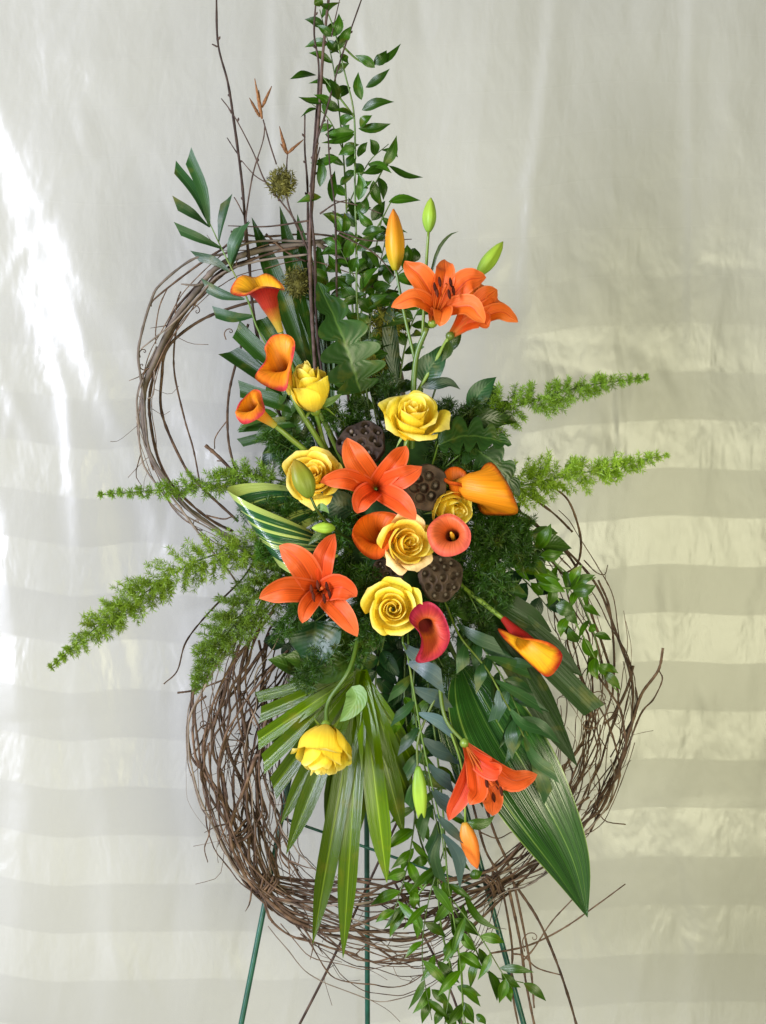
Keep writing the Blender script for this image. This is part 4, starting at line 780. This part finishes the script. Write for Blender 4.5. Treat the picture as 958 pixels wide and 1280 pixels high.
leaf('olive leaf lying at the foot of the upper foxtail fern', [(580, 520, 44), (600, 524, 54), (622, 524, 54), (640, 520, 46)], 14, 'salal', (540, 590, 15), prof='lance')
leaf('big round blue-green leaf under the open red-orange lily', [(395, 776, 55), (394, 795, 64), (390, 815, 64), (385, 832, 54)], 34, 'dark', (455, 730, 20), nrm=(-0.2, -1, 0.4))
leaf('broad pointed green leaf left of the hanging rose stem', [(438, 822, 58), (424, 830, 68), (405, 842, 70), (383, 846, 62)], 19, 'salal', (470, 745, 20), nrm=(0, -1, 0.3))
leaf('dark glossy leaf behind the rolled striped leaf', [(440, 640, 50), (425, 632, 58), (408, 628, 58), (395, 640, 50)], 18, 'dark', (465, 650, 20))
leaf('small green leaf curving under the drooping orange lily', [(583, 1028, 70), (595, 1030, 74), (608, 1028, 74), (619, 1019, 70)], 7, 'salal', (548, 760, 20), prof='lance')
leaf('short green leaf under the lily stalk behind the dark round leaf', [(560, 440, 22), (566, 430, 28), (572, 420, 28), (577, 408, 22)], 7, 'salal', (520, 560, 12), prof='lance')
leaf('tall narrow leaf standing left of the top lily stalk', [(497, 480, 20), (490, 440, 26), (487, 400, 28), (492, 370, 22)], 10, 'dark', (505, 570, 12), prof='lance')
leaf('dark leaf half hidden above the pale central rose', [(500, 645, 60), (515, 640, 68), (528, 638, 68), (545, 645, 60)], 15, 'dark', (505, 660, 20))
leaf('dark leaf below the lowest lotus pod', [(560, 745, 50), (580, 758, 62), (605, 768, 64), (630, 772, 56)], 15, 'salal', (530, 710, 20), prof='lance')
# ------------------------------------------------------------------ roses
def frame(z):
    z = Vector(z).normalized(); x = z.cross(Vector((0.13, 0.2, 1))).normalized(); return x, z.cross(x), z
def rose(label, c, d, face, R, H, mat, foot, n=5, openness=1.0, outer_mat=None, seed=0, leafat=None, bend=None, closed=0.0):
    rng = random.Random(seed); X, Y, Z = frame(face)
    C0 = P(*c, d) - Z * (H * 0.00055)                                  # base of the bloom
    ft_ = P(*foot); t = thing('rose', label, 'rose', ft_)
    mid = [P(*b_) for b_ in (bend or [])]
    tube('stem', [ft_] + mid + [C0 - Z * 0.03, C0], [2.8, 2.8, 2.5, 3.0], M['stem'], t, sides=8)
    lumpy('receptacle', C0 + Z * 0.001, 0.0065, 0.0065, 0.0065, M['stem_l'], t, n=8, m=10, amp=0.05)
    for k in range(5):
        a = k * 1.2566 + rng.random(); o = X * math.cos(a) + Y * math.sin(a)
        blade('sepal', [C0, C0 + o * 0.014 + Z * 0.004, C0 + o * 0.026 - Z * rng.uniform(-0.004, 0.010)], 4.2, M['stem_l'], t, prof='sepal', nrm=Z, cup=0.2, nu=2, nv=7, twist=rng.uniform(-.5, .5))
    nu, nv = 14, 12
    plan = []                                                           # (radius, half angle, turn, height, flare)
    for k, q in enumerate([0.055, 0.10, 0.155]): plan.append((q, 1.6, k * 2.2, rng.uniform(0.92, 1.0), 0.05))
    turn = rng.uniform(0, 6)
    for cnt, q, hh, fl in [(3, 0.22, 0.98, 0.06), (3, 0.32, 0.99, 0.14), (3, 0.45, 0.98, 0.30), (4, 0.63, 0.94, 0.70), (5, 0.86, 0.84, 1.15)][:n]:
        turn += rng.uniform(0.6, 1.1)
        for k in range(cnt): plan.append((q * rng.uniform(0.90, 1.10), math.pi / cnt * rng.uniform(1.15, 1.5), turn + 6.2832 * k / cnt + rng.uniform(-.15, .15), hh * rng.uniform(0.91, 1.05), fl * rng.uniform(0.7, 1.25)))
    top = len(plan)
    qm = max(p[0] for p in plan)
    for k, (q, ang, a0, hh, fl) in enumerate(plan):
        f = q / qm; rt = R * f * 0.90; h = H * hh; fl *= openness; off = (X * rng.uniform(-1, 1) + Y * rng.uniform(-1, 1)) * R * 0.00005
        ph = rng.uniform(0, 6); V = []; F = []; UV = []
        asym = rng.uniform(-0.05, 0.05); skew = 0.10 + 0.10 * (1 - f); peak = rng.uniform(0.02, 0.07) * f; lean_ = rng.uniform(-.12, .12)
        for i in range(nv):
            for j in range(nu + 1):
                u = j / nu * 2 - 1; vmax = 1 - 0.17 * abs(u) ** 2.4 + asym * u + 0.018 * math.sin(4.1 * u + ph) + peak * math.exp(-((u - lean_) / 0.16) ** 2)
                v = (i / (nv - 1)) * vmax
                wv = math.sin(min(1, v / 0.5) * math.pi / 2) ** 0.7
                r = rt * (0.16 + 0.84 * math.sin(min(1, v / 0.60) * math.pi / 2) ** 0.8)
                cl = (1 - f) * 0.30 + closed * 0.42
                if v > 0.5: r *= 1 - cl * ((v - 0.5) / 0.5) ** 1.3
                fz = 0.0
                if v > 0.60:
                    w_ = (v - 0.60) / 0.40
                    r += R * (0.07 + 0.27 * fl) * w_ ** 1.9 * (1 - 0.25 * math.cos(2 * u))
                    fz = -H * 0.22 * fl * w_ ** 2.6
                r *= 1 + skew * u * (0.4 + 0.6 * f) + 0.025 * math.sin(u * 4 + v * 3 + ph)
                tp = max(0, (i / (nv - 1) - 0.62) / 0.38); a = a0 + u * ang * (0.30 + 0.70 * wv) * (1 - 0.30 * tp ** 2.2)
                er = (0.25 + fl) * max(0, abs(u) - 0.55) * v ** 2 * R * 0.20
                V.append(C0 + off * v + (X * math.cos(a) + Y * math.sin(a)) * ((r + er) * 0.001) + Z * ((h * v + fz) * 0.001)); UV.append((u * .5 + .5, v))
        for i in range(nv - 1):
            for j in range(nu): F.append((i * (nu + 1) + j, i * (nu + 1) + j + 1, (i + 1) * (nu + 1) + j + 1, (i + 1) * (nu + 1) + j))
        emit('petal', V, F, M[outer_mat] if (outer_mat and f > 0.9 and k % 2 == 0) else M[mat], t, UV)
    if leafat:
        for pts, w in leafat: blade('leaf', [P(*p) for p in pts], w, M['roseleaf'], t, prof='ovate', cup=0.3, nu=4, nv=12, fold=True)
    return t
rose('half-open pale yellow rose standing beside the two orange callas', (386, 481), 105, (-0.22, -0.42, 0.88), 27, 64, 'rose', (440, 620, 25), n=5, openness=0.55, seed=1, closed=0.35, bend=[(408, 560, 70)], leafat=[([(402, 505, 98), (412, 502, 104), (428, 492, 100)], 5)])
rose('bright yellow rose above the dark lotus pods', (516, 521), 125, (0.10, -0.72, 0.66), 36, 50, 'rose', (515, 610, 30), n=5, openness=1.0, seed=2)
rose('golden yellow rose with an olive lily bud in front of it', (392, 596), 112, (-0.05, -0.93, 0.3), 33, 46, 'rose_gold', (455, 650, 25), n=5, openness=1.0, seed=3)
rose('cream-edged golden rose touching the small open pink calla', (509, 679), 135, (0.28, -0.93, 0.10), 31, 46, 'rose_gold', (508, 680, 30), n=5, openness=0.8, outer_mat='rose_pale', seed=4)
rose('fully open yellow rose seen face on beside the pink calla', (491, 761), 130, (0.0, -0.985, 0.10), 33, 40, 'rose', (505, 735, 30), n=5, openness=0.9, seed=5)
rose('yellow rose half hidden behind the small open pink calla', (566, 636), 108, (0.35, -0.80, -0.2), 27, 48, 'rose', (540, 650, 30), n=5, openness=0.5, seed=6, closed=0.3)
rose('yellow rose nodding downwards on a bare stem over the fan palm', (405, 940), 125, (-0.08, -0.42, -0.90), 35, 62, 'rose', (455, 750, 25), n=5, openness=0.62, seed=17, closed=0.05, bend=[(440, 830, 95)],
     leafat=[([(440, 858, 108), (446, 872, 114), (438, 888, 116), (425, 902, 112)], 13)])
# ------------------------------------------------------------------ lilies
def lily_bloom(t, c, d, tips, w, mat, base=None, seed=0, stamen=None, depth=34, name='flower'):
    rng = random.Random(seed); cx, cy = c
    bx, by, bd = base or (cx, cy, d - depth)
    B = P(bx, by, bd)
    f = lumpy(name, B, 0.006, 0.007, 0.006, M['stem_l'], t, n=6, m=8, amp=0.05)
    for k, tp in enumerate(tips):
        tx, ty, td = tp[:3]; ww = (tp[3] if len(tp) > 3 else w) * 0.90
        bow = tp[4] if len(tp) > 4 else 0.0
        L = math.hypot(tx - cx, ty - cy); nx_, ny_ = -(ty - cy) / L, (tx - cx) / L
        p1 = P(bx * .45 + (cx + (tx - cx) * .22) * .55, by * .45 + (cy + (ty - cy) * .22) * .55, (bd + d) / 2 + 4)
        p2 = P(cx + (tx - cx) * .52 + nx_ * bow, cy + (ty - cy) * .52 + ny_ * bow, d + 8 + (td - d) * 0.25)
        p3 = P(cx + (tx - cx) * .82 + nx_ * bow * .6, cy + (ty - cy) * .82 + ny_ * bow * .6, d + 6 + (td - d) * 0.75)
        q = [B, p1, p2, p3, P(tx, ty, td)]
        nrm = Vector((-(tx - cx) / L * 0.55, -1, (ty - cy) / L * 0.55))
        blade('petal', q, ww, M[mat], f, prof='petal', nrm=nrm, cup=rng.uniform(.15, .45), rip=rng.uniform(.10, .24), nu=8, nv=20, groove=0.14, seed=k * 2.1, twist=rng.uniform(-.18, .18))
    if stamen:
        sx, sy, sd = stamen
        for k in range(6):
            a = k * 1.047 + rng.random() * .4; e = (sx + 12 * math.cos(a), sy + 9 * math.sin(a) + 2, sd + rng.uniform(-4, 6))
            s = tube('stamen', [B, P((bx + e[0]) / 2, (by + e[1]) / 2, (bd + sd) / 2 + 4), P(*e)], 0.7, M['filament'], f, sides=5, n=8)
            tube('anther', [P(e[0] - 1, e[1] - 6, e[2] + 1), P(e[0], e[1], e[2] + 2), P(e[0] + 1, e[1] + 6, e[2])], [0.8, 2.1, 2.1, 0.8], M['pollen'], f, sides=7, n=9)
        tube('pistil', [B, P((bx + sx) / 2, (by + sy) / 2, (bd + sd) / 2 + 6), P(sx + 2, sy - 3, sd + 8)], [1, 1, 1.2, 2.2], M['filament'], f, sides=6, n=10)
    return f
def bud(t, a, e, r, mat, name='bud'):
    A, B = P(*a), P(*e); ax = (B - A); L = ax.length; X, Y, Z = frame(ax); nv, nu = 16, 18; V = []; F = []; UV = []
    for i in range(nv):
        s = i / (nv - 1); rad = r * 0.001 * (0.30 + 0.72 * math.sin(math.pi * min(1, s * 1.02) ** 0.85)) * (1 if s < 0.9 else max(0.15, 1 - (s - 0.9) * 7.5))
        for j in range(nu):
            th = 2 * math.pi * j / nu; k = 1 + 0.10 * math.cos(3 * th) - 0.08 * max(0, math.cos(3 * th + math.pi)) ** 8
            V.append(A + ax * s + (X * math.cos(th) + Y * math.sin(th)) * rad * k); UV.append((j / nu, s))
    for i in range(nv - 1):
        for j in range(nu): F.append((i * nu + j, i * nu + (j + 1) % nu, (i + 1) * nu + (j + 1) % nu, (i + 1) * nu + j))
    F.append(tuple(range(nu))[::-1]); F.append(tuple((nv - 1) * nu + j for j in range(nu)))
    return emit(name, V, F, M[mat], t, UV)
def stalk(t, pts, r=2.6, mat='stem'): return tube('stem', [P(*p) for p in pts], [r, r, r * .85], M[mat], t, sides=8)
ls = thing('lily', 'tall lily stalk with two orange flowers and three upright buds', 'lily', P(515, 590, 20))
stalk(ls, [(515, 590, 20), (516, 520, 40), (520, 450, 52), (534, 410, 60)], 3.6)
stalk(ls, [(517, 500, 40), (545, 450, 44), (562, 420, 44)], 2.6, 'stem_l')
stalk(ls, [(520, 455, 48), (505, 390, 46), (495, 336, 44)], 2.0); stalk(ls, [(528, 430, 45), (532, 350, 36), (536, 288, 34)], 2.0, 'stem_l'); stalk(ls, [(560, 425, 36), (580, 385, 28), (600, 340, 26)], 2.0, 'stem_l')
bud(ls, (495, 338, 44), (492, 261, 46), 11.5, 'bud_o'); bud(ls, (536, 290, 34), (539, 247, 34), 8.5, 'bud_g'); bud(ls, (597, 344, 26), (629, 302, 24), 9.0, 'bud_g')
lily_bloom(ls, (556, 368), 84, [(506, 326, 80, 17, -3), (489, 384, 88, 13, 4), (556, 324, 62, 14), (608, 347, 76, 17, -5), (606, 404, 96, 15, -6), (550, 408, 100, 14)], 15, 'lily_o', base=(541, 404, 58), seed=1, stamen=(556, 358, 98))
lily_bloom(ls, (592, 392), 44, [(648, 403, 52, 12, -8), (622, 362, 40, 16, -3), (598, 352, 30, 15), (575, 380, 50, 13), (612, 408, 62, 13), (632, 380, 24, 13)], 14, 'lily_o', base=(563, 420, 44), seed=2)
blade('leaf', [P(530, 385, 40), P(545, 320, 44), P(560, 296, 44), P(574, 289, 42)], 2.2, M['salal'], ls, prof='lance', nu=2, nv=10)
blade('leaf', [P(562, 424, 44), P(560, 440, 50), P(552, 452, 50)], 6, M['salal'], ls, prof='lance', nu=3, nv=8)
def one_lily(label, foot, base, **k):
    t = thing('lily', label, 'lily', P(*foot)); stalk(t, [foot, ((foot[0] + base[0]) / 2, (foot[1] + base[1]) / 2, (foot[2] + base[2]) / 2), base]); lily_bloom(t, base=base, **k); return t
one_lily('open orange lily at the heart of the arrangement beside dark lotus pods', (490, 640, 25), (470, 612, 100), c=(469, 606), d=142,
         tips=[(434, 547, 142, 18, -4), (508, 557, 128, 15, 3), (528, 583, 140, 15, 4), (520, 650, 158, 15, -4), (447, 642, 158, 15, 4), (400, 603, 150, 14, 6)], w=16, mat='lily', seed=3)
one_lily('open red-orange lily with wide pointed petals beside the striped looped leaf', (460, 715, 25), (400, 738, 92), c=(398, 737), d=128,
         tips=[(349, 682, 124, 19, 6), (419, 667, 118, 15, -5), (446, 746, 132, 17, -8), (447, 796, 140, 15, -4), (378, 779, 146, 12, 3), (324, 748, 132, 17, 6)], w=16, mat='lily', seed=4, stamen=(401, 738, 132))
hang = thing('lily', 'drooping side-view orange lily with closed buds over the long streaked leaf', 'lily', P(540, 745, 25))
stalk(hang, [(540, 745, 25), (548, 830, 70), (556, 895, 100), (580, 928, 112)], 2.6, 'stem_l')
lily_bloom(hang, (604, 965), 122, [(672, 968, 116, 15, 8), (628, 962, 148, 15, -2), (587, 1006, 146, 14, -2), (561, 1026, 124, 13, 6), (616, 1020, 104, 15, -4), (640, 985, 96, 14)], 14, 'lily', base=(581, 929, 112), seed=5, stamen=(615, 986, 128))
stalk(hang, [(556, 895, 92), (578, 960, 92), (582, 1030, 88)], 1.6, 'stem_l'); bud(hang, (581, 1028, 88), (597, 1086, 84), 10.5, 'bud_oo')
stalk(hang, [(550, 860, 80), (524, 920, 88), (522, 962, 88)], 1.6, 'stem_l'); bud(hang, (523, 958, 88), (528, 1032, 86), 8.5, 'bud_g')
bs = thing('lily_bud', 'olive lily bud on a thin stalk held before the golden rose', 'bud', P(450, 680, 30))
stalk(bs, [(450, 680, 30), (418, 662, 100), (398, 640, 150), (388, 620, 158)], 1.8); bud(bs, (388, 622, 158), (368, 574, 156), 12.5, 'bud_ol')
bud(bs, (419, 660, 120), (390, 660, 128), 6.5, 'bud_g'); blade('leaf', [P(396, 634, 150), P(404, 634, 154), P(412, 642, 152)], 4.5, M['roseleaf'], bs, nu=2, nv=8)
blade('leaf', [P(416, 664, 115), P(400, 668, 124), P(384, 682, 122)], 6, M['salal'], bs, nu=2, nv=8)
# ------------------------------------------------------------------ callas
MY = (0.86, 0.42, 0.015); MO = (0.80, 0.20, 0.010); MR = (0.36, 0.012, 0.010); MP = (0.62, 0.06, 0.05); MG = (0.45, 0.42, 0.06); MDP = (0.48, 0.018, 0.05); MK = (0.16, 0.03, 0.008)
def calla(label, B, T, rT, rim, inner, outer, foot, bend=(), spadix=True, curl_=0.0):
    t = thing('calla', label, 'calla lily', P(*foot))
    Bp, Tp = P(*B), P(*T)
    stalk(t, [foot] + list(bend) + [B], 3.4, 'stem_l')
    n = 48; R_ = [P(*p) for p in rim]; m = len(R_); loop = []
    for i in range(n):
        x = i / n * m; q = int(x); f = x - q; a, b_, c, e = (R_[(q + z) % m] for z in (-1, 0, 1, 2))
        loop.append(0.5 * ((2 * b_) + (c - a) * f + (2 * a - 5 * b_ + 4 * c - e) * f * f + (3 * b_ - a - 3 * c + e) * f ** 3))
    ax = (Tp - Bp).normalized(); cen = sum(loop, Vector()) / n
    e1 = (loop[0] - cen); e1 = (e1 - ax * e1.dot(ax)).normalized(); e2 = ax.cross(e1)
    area_ = Vector()
    for i in range(n): area_ += (loop[i] - cen).cross(loop[(i + 1) % n] - cen)
    sg = 1 if area_.dot(ax) > 0 else -1
    nt_, nf = 6, 12; grid = []
    for i in range(nt_):
        s = i / nt_; c = Bp.lerp(Tp, s); r = (4.0 + (rT - 4.0) * s ** 1.3) * 0.001
        grid.append([c + (e1 * math.cos(sg * 2 * math.pi * j / n) + e2 * math.sin(sg * 2 * math.pi * j / n)) * r for j in range(n)])
    L = (cen - Tp).length
    for i in range(nf + 1):
        s = i / nf; row = []
        for j in range(n):
            a = 2 * math.pi * j / n * sg; p0 = Tp + (e1 * math.cos(a) + e2 * math.sin(a)) * rT * 0.001; p2 = loop[j]
            p1 = p0 + ax * max(0.010, (p2 - p0).dot(ax) * 0.75) + (e1 * math.cos(a) + e2 * math.sin(a)) * 0.002
            p = p0 * (1 - s) ** 2 + p1 * 2 * s * (1 - s) + p2 * s * s
            if s > 0.8:                                               # lip rolls back a little
                o = (p2 - Tp); o = (o - ax * o.dot(ax)).normalized(); p = p + (o * 0.0015 - ax * 0.004) * ((s - 0.8) / 0.2) ** 2
            row.append(p)
        grid.append(row)
    rows = len(grid); cs = [sum(r_, Vector()) / n for r_ in grid]
    V = [p for r_ in grid for p in r_]; UV = [(j / n, i / (rows - 1)) for i in range(rows) for j in range(n)]
    nv0 = len(V)
    for i in range(rows):                                             # inner skin, about 1 mm inside the outer one
        for j in range(n):
            p = grid[i][j]; du = grid[i][(j + 1) % n] - grid[i][j - 1]; dv = grid[min(i + 1, rows - 1)][j] - grid[max(i - 1, 0)][j]
            nn = du.cross(dv)
            nn = nn.normalized() * (-sg) if nn.length > 1e-12 else Vector((0, 0, 0))
            V.append(p + nn * (0.0009 if i < rows - 1 else 0.0003)); UV.append((j / n, i / (rows - 1)))
    F = []; mi = []
    for k in (0, nv0):
        for i in range(rows - 1):
            for j in range(n): F.append((k + i * n + j, k + i * n + (j + 1) % n, k + (i + 1) * n + (j + 1) % n, k + (i + 1) * n + j)); mi.append(0 if k == 0 else 1)
    e = (rows - 1) * n
    for j in range(n): F.append((e + j, e + (j + 1) % n, nv0 + e + (j + 1) % n, nv0 + e + j)); mi.append(0)
    emit('spathe', V, F, None, t, UV, mats=[outer, inner], midx=mi)
    if spadix: tube('spadix', [Bp.lerp(Tp, 0.35), Tp, Tp + ax * 0.013], [2.0, 2.8, 2.8, 1.2], M['spadix'], t, sides=8, n=10)
    return t
i_yel = spathe('calla_inner_gold', [(0.0, MG), (0.35, (0.75, 0.28, 0.01)), (0.8, MY), (0.94, (0.82, 0.28, 0.015)), (1.0, (0.70, 0.08, 0.03))])
o_red = spathe('calla_outer_red', [(0.0, MG), (0.12, (0.50, 0.26, 0.03)), (0.36, (0.38, 0.03, 0.012)), (0.9, (0.36, 0.010, 0.012)), (1.0, (0.50, 0.04, 0.02))])
i_or = spathe('calla_inner_orange', [(0.0, MK), (0.35, (0.62, 0.18, 0.01)), (0.75, (0.84, 0.30, 0.012)), (0.93, (0.80, 0.20, 0.02)), (1.0, (0.66, 0.06, 0.06))])
o_or = spathe('calla_outer_orange', [(0.0, MG), (0.25, (0.70, 0.25, 0.015)), (0.7, (0.72, 0.13, 0.015)), (1.0, (0.60, 0.04, 0.05))])
o_amb = spathe('calla_outer_amber', [(0.0, MG), (0.25, (0.74, 0.26, 0.010)), (0.9, (0.78, 0.27, 0.006)), (1.0, (0.72, 0.16, 0.01))])
o_dor = spathe('calla_outer_deep_orange', [(0.0, MG), (0.25, (0.62, 0.16, 0.010)), (0.8, (0.70, 0.14, 0.008)), (1.0, (0.58, 0.08, 0.01))])
i_pk = spathe('calla_inner_coral', [(0.0, MK), (0.32, (0.16, 0.03, 0.01)), (0.5, (0.62, 0.11, 0.02)), (0.85, (0.74, 0.15, 0.05)), (1.0, (0.70, 0.12, 0.08))])
o_pk = spathe('calla_outer_coral', [(0.0, MG), (0.4, (0.60, 0.06, 0.02)), (1.0, (0.50, 0.02, 0.02))])
i_mg = spathe('calla_inner_magenta', [(0.0, MK), (0.34, (0.20, 0.02, 0.02)), (0.48, (0.60, 0.12, 0.02)), (0.72, (0.56, 0.06, 0.035)), (1.0, (0.42, 0.018, 0.06))])
o_mg = spathe('calla_outer_magenta', [(0.0, MG), (0.4, (0.46, 0.03, 0.04)), (1.0, (0.46, 0.03, 0.06))])
o_rd = spathe('calla_outer_crimson', [(0.0, (0.34, 0.02, 0.01)), (0.5, (0.36, 0.012, 0.010)), (1.0, (0.42, 0.014, 0.012))])
i_ry = spathe('calla_inner_yellow_red', [(0.0, MG), (0.4, (0.80, 0.34, 0.01)), (0.8, (0.84, 0.42, 0.012)), (0.93, (0.70, 0.14, 0.01)), (1.0, (0.45, 0.02, 0.012))])
calla('calla with dark red outside and golden lip, topmost beside the small ring', (351, 414, 102), (337, 380, 116), 11,
      [(288, 361, 118), (299, 342, 98), (317, 344, 90), (332, 339, 92), (345, 347, 104), (353, 359, 126), (340, 357, 148), (323, 357, 152), (305, 366, 142)], i_yel, o_red, (440, 600, 25), [(402, 520, 55), (362, 450, 80)], spadix=False)
calla('tall narrow orange calla touching the half-open pale rose', (364, 492, 96), (354, 464, 108), 11,
      [(331, 430, 116), (340, 417, 108), (356, 415, 106), (366, 424, 110), (364, 444, 124), (360, 462, 136), (356, 484, 140), (338, 481, 142), (322, 472, 140), (319, 464, 136), (330, 451, 130), (333, 440, 122)], i_or, o_or, (448, 625, 25), [(405, 560, 80), (376, 515, 96)], spadix=False)
calla('small curled orange calla with pink lip poking out over the palm leaf', (344, 532, 108), (320, 514, 122), 9,
      [(293, 513, 142), (299, 500, 134), (305, 494, 122), (313, 486, 110), (322, 488, 108), (325, 500, 116), (327, 513, 140), (315, 523, 152), (302, 527, 152), (295, 521, 148)], i_or, o_or, (440, 630, 25), [(400, 580, 80), (360, 545, 104)], spadix=False)
calla('deep orange calla tucked between the central lily and the cream-edged rose', (492, 702, 84), (474, 676, 104), 12,
      [(439, 668, 142), (446, 650, 128), (460, 640, 112), (480, 638, 106), (496, 645, 112), (490, 668, 138), (474, 694, 148), (454, 690, 150)], o_dor, o_dor, (500, 690, 30), spadix=False)
calla('big amber orange calla flaring sideways toward the foxtail fern', (566, 604, 96), (588, 608, 112), 17,
      [(618, 580, 112), (634, 600, 132), (645, 620, 138), (650, 641, 122), (626, 644, 98), (604, 640, 86), (598, 615, 80), (604, 588, 92)], o_dor, o_amb, (535, 640, 30), [(548, 612, 80)], spadix=False)
calla('small dark orange calla peeking up between the lotus pod and the amber calla', (574, 628, 98), (572, 612, 104), 9,
      [(554, 592, 112), (562, 583, 100), (573, 582, 96), (583, 590, 100), (584, 606, 118), (572, 603, 128), (560, 600, 124)], o_dor, o_dor, (545, 645, 30), spadix=False)
calla('small open pink-orange calla facing out with a yellow spadix', (572, 688, 96), (566, 671, 134), 8.5,
      [(535, 662, 158), (545, 648, 146), (560, 642, 140), (574, 648, 146), (586, 663, 154), (584, 681, 164), (569, 691, 170), (552, 692, 170), (540, 682, 166)], i_pk, o_pk, (540, 700, 30))
calla('magenta and orange calla curling downwards beside the face-on yellow rose', (519, 752, 100), (530, 778, 126), 9,
      [(514, 779, 152), (519, 764, 142), (535, 756, 130), (550, 765, 130), (560, 785, 136), (562, 803, 146), (552, 821, 156), (534, 830, 162), (522, 828, 166), (529, 810, 158), (527, 794, 156)], i_mg, o_mg, (515, 735, 30), spadix=False)
calla('red calla with bright yellow inside lying over the dark strap leaves', (630, 774, 84), (652, 798, 112), 10,
      [(627, 788, 132), (650, 798, 142), (670, 802, 144), (690, 808, 142), (704, 821, 124), (698, 838, 112), (685, 847, 106), (664, 830, 104), (646, 812, 108), (632, 798, 118)], i_ry, o_rd, (545, 710, 30), [(580, 735, 70)], spadix=False)
# ------------------------------------------------------------------ lotus pods
def pod(label, c, d, face, R, holes, foot, seed=0):
    rng = random.Random(seed); X, Y, Z = frame(face); C0 = P(*c, d); t = thing('lotus_pod', label, 'lotus pod', P(*foot))
    tube('stem', [P(*foot), C0 - Z * R * 0.0012], [3, 4], M['pod'], t, sides=8)
    hs = [(0, 0)] if holes < 9 else [(0, 0)]
    k1_ = min(holes - 1, 6); hs += [(0.50 * math.cos(6.283 * k / k1_ + .3), 0.50 * math.sin(6.283 * k / k1_ + .3)) for k in range(k1_)]
    k2 = holes - 1 - k1_
    if k2 > 0: hs += [(0.80 * math.cos(6.283 * k / k2), 0.80 * math.sin(6.283 * k / k2)) for k in range(k2)]
    hs = [(x + rng.uniform(-.04, .04), y + rng.uniform(-.04, .04)) for x, y in hs]; hr = 0.19 if holes < 9 else 0.145
    V = []; F = []; UV = []; nr, na = 34, 72
    for i in range(nr + 1):
        q = i / nr
        for j in range(na):
            a = 6.2832 * j / na; wav = 1 + 0.05 * math.sin(3 * a + seed) + 0.025 * math.sin(7 * a)
            x, y = q * math.cos(a), q * math.sin(a); z = 0.10 * (1 - q * q)
            for hx, hy in hs:
                dd = math.hypot(x - hx, y - hy)
                z -= 0.30 / (1 + math.exp((dd - hr) / 0.018)); z += 0.045 * math.exp(-((dd - hr * 1.25) / 0.05) ** 2)
            V.append(C0 + (X * x * wav + Y * y * wav + Z * z) * R * 0.001); UV.append((x, y))
    for i in range(nr):
        for j in range(na): F.append((i * na + j, i * na + (j + 1) % na, (i + 1) * na + (j + 1) % na, (i + 1) * na + j))
    side = [(1.02, -0.08), (1.03, -0.2), (0.94, -0.42), (0.75, -0.75), (0.5, -1.05), (0.22, -1.3), (0.1, -1.4)]
    k0 = nr * na
    for i, (q, z) in enumerate(side):
        for j in range(na):
            a = 6.2832 * j / na; wav = (1 + 0.05 * math.sin(3 * a + seed) + 0.025 * math.sin(7 * a)) * (1 + 0.02 * math.sin(18 * a) * (i > 1))
            V.append(C0 + (X * q * math.cos(a) * wav + Y * q * math.sin(a) * wav + Z * z) * R * 0.001); UV.append((a, z))
    for i in range(len(side)):
        for j in range(na):
            p = k0 + i * na; F.append((p + j, p + (j + 1) % na, p + na + (j + 1) % na, p + na + j))
    emit('pod_body', V, F, M['pod'], t, UV)
    for hx, hy in hs:
        if rng.random() < 0.85: lumpy('seed', C0 + (X * hx + Y * hy - Z * 0.17) * R * 0.001, hr * R * .00062, hr * R * .00062, hr * R * .00062, M['seed'], t, n=6, m=8, amp=0.1)
pod('brown lotus pod behind the upper petals of the central orange lily', (452, 553), 92, (-0.15, -0.86, 0.45), 29, 15, (490, 620, 25), 1)
pod('dark lotus pod with large seed holes facing out between lily and callas', (531, 609), 118, (0.08, -0.93, -0.12), 27, 7, (525, 640, 30), 2)
pod('brown lotus pod with many holes below the small open pink calla', (553, 722), 106, (0.45, -0.86, 0.0), 28, 16, (530, 700, 30), 3)
pod('shadowed lotus pod above the face-on yellow rose', (484, 718), 70, (-0.1, -0.9, -0.2), 19, 14, (500, 700, 30), 4)
print('objects', len(bpy.data.objects), 'tris', sum(len(o.data.polygons) * 2 for o in bpy.data.objects if o.type == 'MESH'))
